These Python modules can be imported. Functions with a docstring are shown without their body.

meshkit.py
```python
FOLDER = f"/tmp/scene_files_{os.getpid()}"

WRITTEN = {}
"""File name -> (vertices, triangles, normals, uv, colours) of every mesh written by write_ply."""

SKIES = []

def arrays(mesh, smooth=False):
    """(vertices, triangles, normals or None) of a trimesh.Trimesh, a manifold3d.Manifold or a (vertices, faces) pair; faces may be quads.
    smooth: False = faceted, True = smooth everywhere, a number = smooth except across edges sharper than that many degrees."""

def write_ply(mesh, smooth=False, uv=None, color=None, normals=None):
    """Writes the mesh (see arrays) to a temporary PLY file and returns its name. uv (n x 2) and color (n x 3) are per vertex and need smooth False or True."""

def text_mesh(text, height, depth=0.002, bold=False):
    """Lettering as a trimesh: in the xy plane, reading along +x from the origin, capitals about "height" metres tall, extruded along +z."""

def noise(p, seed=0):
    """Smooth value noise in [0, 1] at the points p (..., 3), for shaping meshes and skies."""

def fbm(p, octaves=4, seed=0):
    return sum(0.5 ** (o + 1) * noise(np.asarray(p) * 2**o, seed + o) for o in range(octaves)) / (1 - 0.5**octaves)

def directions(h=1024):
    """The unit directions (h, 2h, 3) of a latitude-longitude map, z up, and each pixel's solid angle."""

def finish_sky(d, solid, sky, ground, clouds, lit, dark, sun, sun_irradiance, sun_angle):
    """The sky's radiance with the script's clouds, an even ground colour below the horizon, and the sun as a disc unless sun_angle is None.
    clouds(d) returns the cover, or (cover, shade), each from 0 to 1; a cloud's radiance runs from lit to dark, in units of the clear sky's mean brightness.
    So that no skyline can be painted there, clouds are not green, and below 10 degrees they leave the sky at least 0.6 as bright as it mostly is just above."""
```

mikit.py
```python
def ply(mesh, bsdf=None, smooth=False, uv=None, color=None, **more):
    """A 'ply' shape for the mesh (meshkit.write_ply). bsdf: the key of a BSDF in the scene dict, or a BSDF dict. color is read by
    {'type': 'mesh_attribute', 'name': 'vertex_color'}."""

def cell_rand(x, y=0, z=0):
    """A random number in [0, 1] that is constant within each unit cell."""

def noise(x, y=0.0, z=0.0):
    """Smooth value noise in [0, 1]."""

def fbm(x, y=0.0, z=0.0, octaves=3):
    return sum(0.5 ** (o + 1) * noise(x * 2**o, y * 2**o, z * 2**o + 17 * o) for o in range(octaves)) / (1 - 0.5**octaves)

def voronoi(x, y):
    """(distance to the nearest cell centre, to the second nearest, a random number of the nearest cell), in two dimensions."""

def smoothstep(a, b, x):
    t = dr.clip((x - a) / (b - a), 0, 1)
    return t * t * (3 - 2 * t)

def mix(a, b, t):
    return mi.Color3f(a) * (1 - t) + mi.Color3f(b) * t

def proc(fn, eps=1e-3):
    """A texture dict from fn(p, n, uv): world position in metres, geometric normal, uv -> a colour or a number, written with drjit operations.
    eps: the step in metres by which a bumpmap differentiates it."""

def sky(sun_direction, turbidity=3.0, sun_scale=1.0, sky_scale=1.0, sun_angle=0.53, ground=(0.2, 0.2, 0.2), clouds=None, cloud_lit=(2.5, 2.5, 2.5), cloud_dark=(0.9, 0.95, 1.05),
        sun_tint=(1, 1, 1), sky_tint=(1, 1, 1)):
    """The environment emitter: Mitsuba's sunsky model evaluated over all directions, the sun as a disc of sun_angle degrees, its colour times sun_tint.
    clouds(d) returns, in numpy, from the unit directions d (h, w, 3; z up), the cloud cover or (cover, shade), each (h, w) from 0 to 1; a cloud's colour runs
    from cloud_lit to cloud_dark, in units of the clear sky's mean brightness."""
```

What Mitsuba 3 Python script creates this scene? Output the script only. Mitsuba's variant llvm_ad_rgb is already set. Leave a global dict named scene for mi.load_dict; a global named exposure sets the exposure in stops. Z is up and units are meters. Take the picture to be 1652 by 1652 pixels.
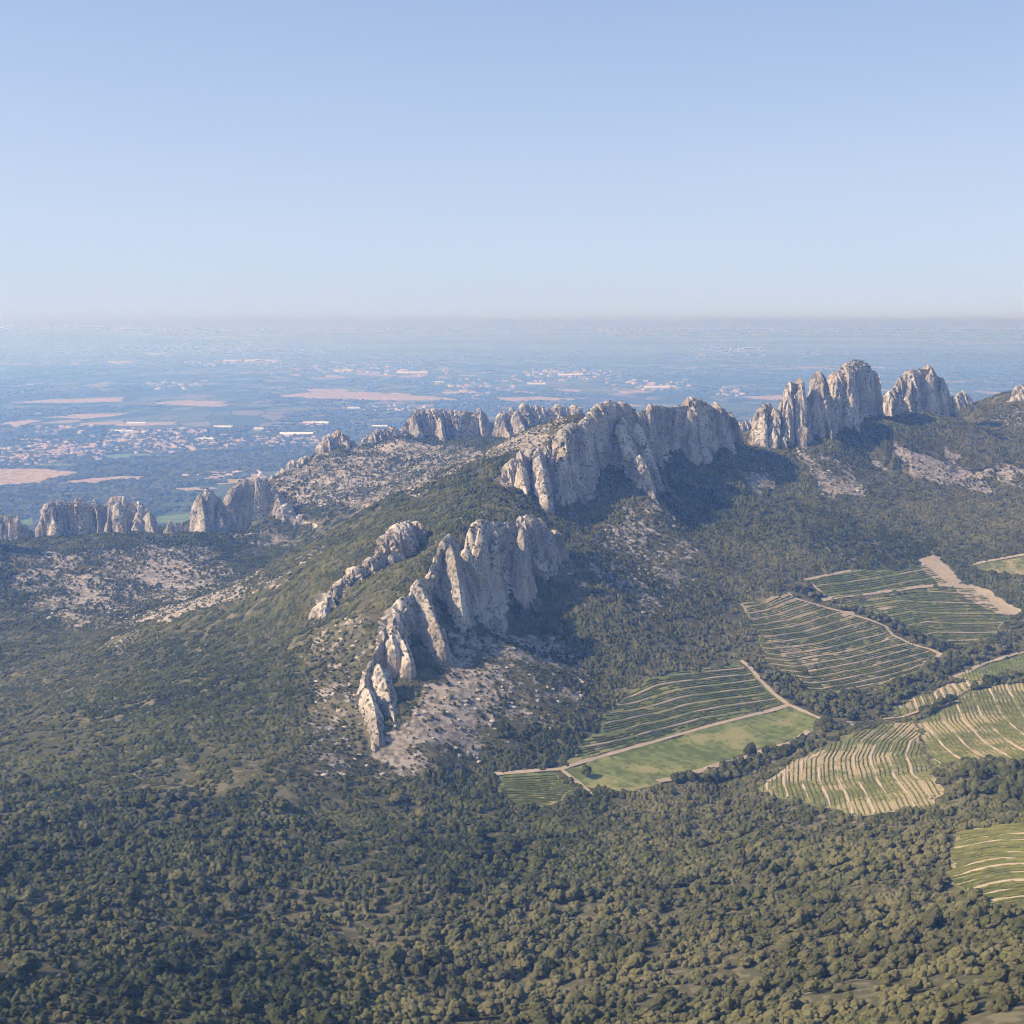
import math
import numpy as np, trimesh, mitsuba as mi, mikit, meshkit
from scipy.interpolate import RBFInterpolator, RegularGridInterpolator
from scipy.ndimage import gaussian_filter, minimum_filter
from scipy.spatial import cKDTree
from shapely.geometry import Polygon, LineString, Point
from shapely import prepare, contains_xy

T = mi.ScalarTransform4f
rng = np.random.default_rng(11)
scene, labels = {}, {}

# ---- camera, sky, air, exposure -------------------------------------------------------------------------------------------
EYE = [0, 0, 560.0]
scene['camera'] = {'type': 'perspective', 'fov': 2 * math.degrees(math.atan(826 / 2270)), 'fov_axis': 'x', 'near_clip': 1.0, 'far_clip': 300000.0,
    'principal_point_offset_y': (826 - 518) / 1652,
    'to_world': T().look_at(origin=EYE, target=[0, 1000, 560.0], up=[0, 0, 1]), 'medium': {'type': 'ref', 'id': 'air'}}
SUN = np.array([-1.0, -0.24, 0.76])
def veil(d):
    """A thin, slightly uneven summer haze over the whole sky, denser low down."""
    n = meshkit.fbm(np.stack([d[..., 0] * 2.2, d[..., 1] * 2.2, d[..., 2] * 9], -1), 4, 21)
    return np.clip(.06 + .16 * (n - .5) + .80 * np.exp(-np.maximum(d[..., 2], 0) / .20), 0, .92)
scene['daylight'] = mikit.sky(SUN, turbidity=5.0, sky_tint=(.80, .88, 1.10), sun_scale=1.45, sun_tint=(.98, .98, 1.01), clouds=veil, cloud_lit=(1.68, 1.93, 2.32), cloud_dark=(1.36, 1.50, 1.78))
exposure = 2.02
scene['air'] = {'type': 'homogeneous', 'albedo': {'type': 'rgb', 'value': [.75, .84, .998]}, 'phase': {'type': 'hg', 'g': .30}, 'sigma_t': {'type': 'rgb', 'value': [.54e-4, .96e-4, 1.9e-4]}}
scene['haze'] = {'type': 'cube', 'to_world': T().translate([0, 0, 272]).scale([95000, 95000, 323]), 'bsdf': {'type': 'null'}, 'interior': {'type': 'ref', 'id': 'air'}}
labels['haze'] = {'kind': 'stuff', 'label': 'pale blue haze in the air that fades the plain towards the horizon', 'category': 'haze'}

# ---- materials ------------------------------------------------------------------------------------------------------------
def diffuse(name, fn, **k):
    scene[name] = {'type': 'twosided', 'bsdf': {'type': 'diffuse', 'reflectance': mikit.proc(fn) if callable(fn) else {'type': 'rgb', 'value': list(fn)}}}

fbm, noise, mix, sstep = mikit.fbm, mikit.noise, mikit.mix, mikit.smoothstep

def rock_colour(p, n, uv):
    a = fbm(p.x / 14, p.y / 14, p.z / 40, 3)
    streak = fbm(p.x / 2.6, p.y / 2.6, p.z / 30, 2)
    c = mix((.30, .275, .245), (.55, .505, .445), sstep(.3, .7, a))
    c = mix(c, (.17, .165, .155), sstep(.55, .78, streak) * .7)
    c = mix(c, (.50, .38, .25), sstep(.52, .74, fbm(p.x / 26 + 9, p.y / 26, p.z / 20, 2)) * .4)
    return mix(c, (.10, .105, .06), sstep(.6, .72, noise(p.x / 2.2, p.y / 2.2, p.z / 2.2)) * sstep(.15, .6, n.z + .25) * .8)

def ground_colour(p, n, uv):
    f = fbm(p.x / 5, p.y / 5, p.z / 5, 3)
    g = fbm(p.x / 40, p.y / 40, 3.0, 2)
    litter = mix((.06, .064, .038), (.12, .115, .068), f * .6 + g * .4)
    stone = mix((.16, .145, .12), (.40, .36, .31), sstep(.28, .72, f * .5 + noise(p.x / 2.3, p.y / 2.3, p.z / 2.3) * .5))
    litter = mix(litter, (.19, .175, .11), sstep(.50, .75, noise(p.x / 3.1, p.y / 3.1, 3.0) * .6 + g * .4) * .7)
    return mix(litter, stone, sstep(.40, .60, uv.x * .85 + (f - .5) * .6 + (noise(p.x / 9, p.y / 9, 7.0) - .5) * .45))

def leaf(a, b):
    def fn(p, n, uv):
        v = fbm(p.x / 45, p.y / 45, p.z / 45, 2) * .7 + noise(p.x / 5.5, p.y / 5.5, 2.0) * .5 - .1
        return mix(a, b, sstep(.2, .8, v))
    return fn

def field_colour(a, b, dry, amount):
    def fn(p, n, uv):
        v = fbm(p.x / 22, p.y / 22, 1.0, 3)
        c = mix(a, b, sstep(.3, .7, noise(p.x / 4, p.y / 4, 5.0) * .5 + v * .5))
        return mix(c, dry, sstep(.72 - amount * .5, .95 - amount * .5, v + noise(p.x / 1.7, p.y / 1.7, 0.0) * .25))
    return fn

def soil_colour(p, n, uv):
    return mix((.30, .25, .18), (.46, .395, .30), fbm(p.x / 4, p.y / 4, p.z / 4, 3))

def plain_colour(p, n, uv):
    wx, wy = p.x + fbm(p.x / 900, p.y / 900, 4.0, 2) * 500, p.y + fbm(p.x / 900, p.y / 900, 8.0, 2) * 500
    d1, d2, r = mikit.voronoi(wx / 180 + .3, wy / 430)
    c = mix((.045, .07, .035), (.11, .13, .055), r * 1.6)
    c = mix(c, (.42, .32, .17), sstep(.80, .82, r) * sstep(.42, .60, fbm(p.x / 2600, p.y / 2600, 1.0, 2)))
    c = mix(c, (.20, .16, .10), sstep(.66, .68, r) * (1 - sstep(.74, .76, r)) * .8)
    c = mix(c, (.03, .045, .025), 1 - sstep(.02, .07, d2 - d1))
    c = mix(c, (.04, .06, .03), sstep(.52, .60, fbm(p.x / 1700 + 7, p.y / 1700, 2.0, 3)) * .8)
    broad = mix((.05, .07, .04), (.13, .13, .07), fbm(p.x / 3500, p.y / 5200, 6.0, 3))
    return mix(c, broad, sstep(11000.0, 26000.0, p.y))

diffuse('rock_bsdf', rock_colour)
diffuse('ground_bsdf', ground_colour)
diffuse('leaf_dark', leaf((.030, .038, .018), (.070, .079, .034)))
diffuse('leaf_mid', leaf((.046, .055, .025), (.100, .107, .048)))
diffuse('leaf_olive', leaf((.064, .068, .035), (.132, .130, .066)))
diffuse('bark', (.12, .09, .065))
diffuse('vine_leaf', leaf((.092, .106, .038), (.165, .172, .062)))
diffuse('field_green', field_colour((.10, .13, .045), (.175, .205, .075), (.26, .25, .12), .12))
diffuse('field_dry', field_colour((.12, .135, .055), (.20, .205, .09), (.34, .29, .18), .3))
diffuse('soil', soil_colour)
diffuse('plain_bsdf', plain_colour)
diffuse('stubble', field_colour((.40, .32, .20), (.48, .385, .25), (.33, .25, .15), .4))
diffuse('crop_green', field_colour((.10, .16, .05), (.15, .21, .07), (.2, .2, .1), .1))
diffuse('house_wall', (.74, .68, .60))
diffuse('house_roof', (.50, .36, .28))
diffuse('shed_white', (.82, .82, .80))

def mesh(v, f): return (np.asarray(v, float), np.asarray(f, int))
def add(key, m, bsdf, smooth=False, uv=None, **lab):
    scene[key] = mikit.ply(m, bsdf, smooth=smooth, uv=uv)
    if lab: labels[key] = lab
def grid_faces(n, m):
    i, j = np.meshgrid(np.arange(n - 1), np.arange(m - 1), indexing='ij')
    a = (i * m + j).ravel()
    return np.stack([a, a + m, a + m + 1, a + 1], -1)
count = {}
def numbered(name):
    count[name] = count.get(name, 0) + 1
    return name if count[name] == 1 else f'{name}_{count[name] - 1:03d}'

# ---- where things stand: metres, x right, y away from the viewpoint, z up -------------------------------------------------
LAND = [[-329.9,1300,284.0],[-283.1,1350,294.2],[-231.9,1400,318.2],[-167.6,1430,350.9],[-118.8,1450,376.7],[-68.6,1470,396.8],[-36.5,1480,414.0],[-16.8,1465,413.5],[-197.8,1054,289.8],[-169.6,1181,309.2],[-277.3,1093,279.8],[-337.1,1054,266.6],[-120.1,1025,288.2],[-148.3,973,276.2],[-121.5,1220,338.6],[-158.0,1172,311.1],[-97.7,1260,348.0],[-73.8,1330,365.5],[-40.1,1380,388.6],[-3.6,1380,388.6],[-22.7,1430,401.3],[-110.5,1110,324.3],[-95.5,1165,348.6],[-73.7,1230,363.9],[-127.1,1085,300.9],[-260.0,1190,286.4],[-527.7,1650,260.5],[-441.2,1600,248.5],[-384.8,1600,248.5],[-405.5,1750,265.5],[-369.1,1760,263.8],[-289.9,1750,269.4],[-254.8,1890,296.1],[-232.0,1980,314.0],[-399.9,1450,252.1],[-463.7,1450,252.1],[-410.2,1200,252.3],[-396.1,1330,254.2],[-567.6,1560,256.2],[-655.0,1800,273.0],[-634.4,1880,270.1],[-561.3,1885,272.7],[-479.6,1890,273.6],[-435.6,1880,275.1],[-377.7,1880,275.1],[-345.2,1930,290.5],[-278.9,1830,268.2],[-252.1,1840,274.7],[-323.1,1900,282.1],[-169.3,1700,300.0],[-258.4,1560,268.0],[-97.1,1750,330.0],[-339.6,2050,318.9],[-283.1,2100,350.0],[-199.1,2000,320.4],[-209.1,2100,350.0],[-169.0,2180,383.3],[-121.6,2190,363.2],[-67.0,2000,362.6],[-44.4,2190,379.6],[21.7,2050,384.8],[74.3,2280,405.3],[-362.9,2080,321.8],[-302.1,2170,352.6],[-184.4,2250,385.6],[-115.8,1800,336.4],[-70.1,1850,354.6],[-93.0,2200,372.0],[-255.5,2180,366.0],[43.9,1262,320.9],[66.4,1322,349.2],[29.4,1235,297.8],[105.8,1380,327.8],[95.8,1250,294.6],[183.5,1520,337.7],[165.4,1370,299.3],[178.4,1250,267.0],[36.8,1130,280.2],[11.0,1040,256.7],[-28.6,985,242.4],[88.1,1150,255.0],[313.8,1680,366.1],[291.4,1560,331.8],[267.1,1430,300.5],[455.2,1800,376.0],[414.7,1640,334.6],[384.4,1520,304.2],[580.5,1820,366.0],[526.3,1650,318.7],[460.2,1550,299.2],[627.5,1750,342.6],[573.7,1600,304.8],[664.9,1950,412.2],[695.1,1915,385.4],[745.9,2080,440.9],[674.3,2030,437.5],[659.6,2040,445.9],[-56.1,1010,278.8],[-31.5,1085,291.4],[-3.0,1150,295.6],[-74.4,960,250.4],[-87.8,968,252.1],[-46.0,985,255.4],[225.7,1370,281.2],[302.8,1450,296.8],[454.3,1530,295.8],[520.0,1450,261.7],[451.7,1360,247.3],[316.2,1370,269.1],[218.9,1230,255.5],[389.0,1310,247.2],[248.5,1190,244.4],[238.0,1140,237.6],[204.3,1240,261.2],[115.0,1165,261.3],[57.6,1055,247.7],[152.7,1070,238.5],[500.9,1380,248.7],[374.1,1260,245.3],[266.6,1155,238.4],[172.2,1045,234.5],[73.2,955,235.2],[321.1,1168,240.0],[436.4,1280,243.1],[321.0,1081,244.7],[382.2,1121,247.9],[331.3,924,266.1],[245.3,970,247.2],[207.6,994,239.5],[238.7,700,288.0],[162.0,776,258.5],[63.4,827,238.7],[-45.2,814,243.7],[-142.3,758,265.5],[-231.9,725,278.3],[-285.6,893,272.0],[-205.5,887,274.0],[-131.0,912,265.9],[-160.2,501,312.4],[0.0,621,253.1],[153.8,451,337.1],[-87.8,560,283.2],[89.0,540,293.1],[-600,1000,262],[-700,700,290],[-620,1500,235],[-800,1900,255],[900,1500,330],[950,1150,270],[900,900,290],[1000,1900,400],[700,700,330],[-500,600,320],[560,620,330],[-1500,1000,230],[-1500,1900,180],[1700,1500,330],[1700,1000,300],[1700,2000,300],[-2900,0,-30],[-2900,1500,-30],[-2900,3200,-30],[2900,0,-30],[2900,1500,-30],[2900,3200,-30],[0,3300,-30],[-800,3300,-30],[-1700,3300,-30],[900,3300,-30],[1700,3300,-30],[-700,2650,10],[-1200,2500,5],[-350,2600,40],[0,2700,70],[400,2600,150],[800,2700,110],[1500,2700,60],[-900,2250,120],[-620,2250,130],[0,0,546],[-300,0,510],[300,0,530],[0,-300,400],[0,120,475],[0,300,370],[-300,300,385],[300,300,400],[0,440,300],[0,-900,150],[-900,-600,180],[900,-600,200],[0,-1600,-30],[-1700,-1600,-30],[1700,-1600,-30],[-1400,0,240],[1400,0,300],[-900,350,330],[900,350,380],[-2900,-2400,-40],[-2900,3900,-40],[-1500,-2400,-40],[-1500,3900,-40],[0,-2400,-40],[0,3900,-40],[1500,-2400,-40],[1500,3900,-40],[2900,-2400,-40],[2900,3900,-40],[-3400,-1200,-40],[3400,-1200,-40],[-3400,800,-40],[3400,800,-40],[-3400,2300,-40],[3400,2300,-40],[-84.6,980,266.4],[-73.8,1034,281.2],[-72.0,1062,294.7],[-63.4,1090,304.5],[-55.1,1098,304.6],[-45.1,1125,308.7],[-36.0,1150,308.2],[-65.4,1092,304.1],[-109.8,1097.5,319.8],[-99.3,1118.4,326.5],[-93.1,1144.7,339.8],[-83.3,1168.9,350.5],[-71.2,1192.5,363.8],[-62.2,1202.5,347.6],[-56.8,1225.7,354.5],[-28.8,1212,299.4],[-14.1,1228,301.4],[13.2,1248,303.3],[38.5,1268,315.9],[-63.1,1232.1,366.8],[-49.5,1264.9,381.5],[-11.0,1294.4,381.5],[15.1,1310.8,373.9],[38.7,1327.0,344.6],[-155.1,1166,314.5],[-138.0,1178,322.8],[-117.2,1204,338.8],[-95.8,1236,343.8],[-80.4,1250,346.9],[-178.1,1183.7,307.8],[-168.0,1199.1,327.9],[-149.3,1220.4,341.1],[-133.9,1233.5,350.2],[-117.7,1266.2,369.2],[-97.0,1289.8,368.5],[2.5,1424,389.4],[22.5,1416,374.7],[36.6,1408,361.5],[46.4,1424,364.3],[-28.6,1447.1,396.2],[-13.2,1461.6,415.9],[7.9,1473.2,416.8],[25.4,1484.4,426.1],[52.6,1456,371.4],[67.7,1478,376.4],[85.2,1500,383.6],[107.2,1530,393.5],[125.6,1550,400.2],[25.8,1499.4,409.5],[32.7,1502.7,421.7],[48.4,1521.5,427.9],[66.0,1555.2,447.0],[93.8,1588.1,453.6],[118.4,1610.7,443.9],[160.8,1484,361.3],[135.0,1502,380.0],[167.8,1530,376.7],[182.6,1600,383.8],[204.2,1632,396.8],[238.6,1672,403.8],[270.6,1706,409.7],[115.8,1612.8,432.5],[138.0,1638.3,444.0],[179.6,1676.3,444.7],[220.8,1713.7,438.9],[247.0,1737.4,424.7],[269.6,1751.8,395.2],[300.1,1756,405.3],[324.5,1758,395.8],[353.2,1766,395.8],[378.7,1776,398.8],[410.6,1796,412.0],[283.5,1793.1,350.0],[296.1,1802.6,386.8],[320.4,1814.3,395.7],[328.6,1818.1,401.7],[349.7,1826.3,423.5],[359.7,1830.2,397.1],[375.6,1838.6,424.6],[389.7,1846.3,422.6],[414.6,1824,418.6],[444.0,1836,424.1],[467.3,1848,431.4],[491.3,1862,440.2],[384.2,1856.1,372.5],[401.8,1874.5,425.7],[426.9,1888.4,437.5],[454.4,1901.2,441.3],[469.0,1908.1,422.9],[492.8,1914.0,384.7],[514.5,1902,441.0],[547.2,1914,440.3],[580.9,1928,436.0],[614.5,1940,430.1],[490.2,1937.5,388.7],[505.4,1945.2,410.1],[523.2,1956.1,428.4],[548.0,1968.6,434.8],[569.1,1978.7,432.7],[589.8,1986.9,422.2],[609.1,1991.8,397.8],[726.3,2105.8,438.0],[735.1,2109.8,448.8],[745.2,2114.4,456.0],[763.5,2120.9,457.6],[784.9,2127.1,448.0],[-715.4,1711.3,282.8],[-701.2,1718.6,310.1],[-687.6,1727.9,317.8],[-672.9,1737.7,307.5],[-659.7,1747.4,280.3],[-737.0,1967.7,270.0],[-712.6,1971.7,276.3],[-699.7,1973.7,276.0],[-688.7,1975.6,268.8],[-677.3,1977.6,259.9],[-624.6,1888,273.9],[-580.1,1892,271.6],[-531.2,1896,271.0],[-490.5,1900,272.1],[-657.2,1919.2,234.4],[-642.9,1929.4,266.9],[-609.1,1939.5,271.8],[-575.2,1945.6,270.2],[-554.9,1949.8,272.2],[-522.4,1953.9,270.8],[-495.9,1953.9,258.9],[-475.7,1948.9,228.1],[-424.8,1876,275.7],[-408.3,1876,274.1],[-387.6,1888,277.2],[-449.2,1903.9,230.6],[-438.6,1915.1,276.2],[-419.2,1925.9,284.5],[-399.5,1933.3,266.1],[-376.1,1936.0,237.1],[-382.1,1936,295.6],[-360.5,1944,292.8],[-338.5,1950,293.7],[-410.6,1964.0,268.2],[-394.5,1974.6,297.9],[-367.7,1988.2,300.0],[-343.0,1997.3,288.7],[-300.3,1915,278.2],[-267.4,1862,264.7],[-157.6,2222,379.9],[-123.6,2226,373.7],[-104.0,2228,369.6],[-65.1,2240,376.5],[-35.7,2252,379.4],[-194.2,2249.9,356.9],[-173.9,2268.6,385.8],[-129.9,2284.7,389.9],[-100.3,2291.6,387.5],[-80.3,2296.8,389.1],[-46.8,2303.9,379.7],[-18.6,2300.5,349.8],[-10.9,2240,374.5],[13.7,2220,368.3],[-51.3,2293.1,361.8],[-25.9,2311.6,395.1],[16.1,2324.9,399.5],[65.2,2337.4,395.7],[117.9,2343.9,387.2],[-281.7,2160,348.8],[-254.0,2168,349.9],[-322.6,2185.2,329.7],[-304.0,2203.8,357.2],[-276.3,2218.1,367.8],[-252.8,2226.6,357.5]]
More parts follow.
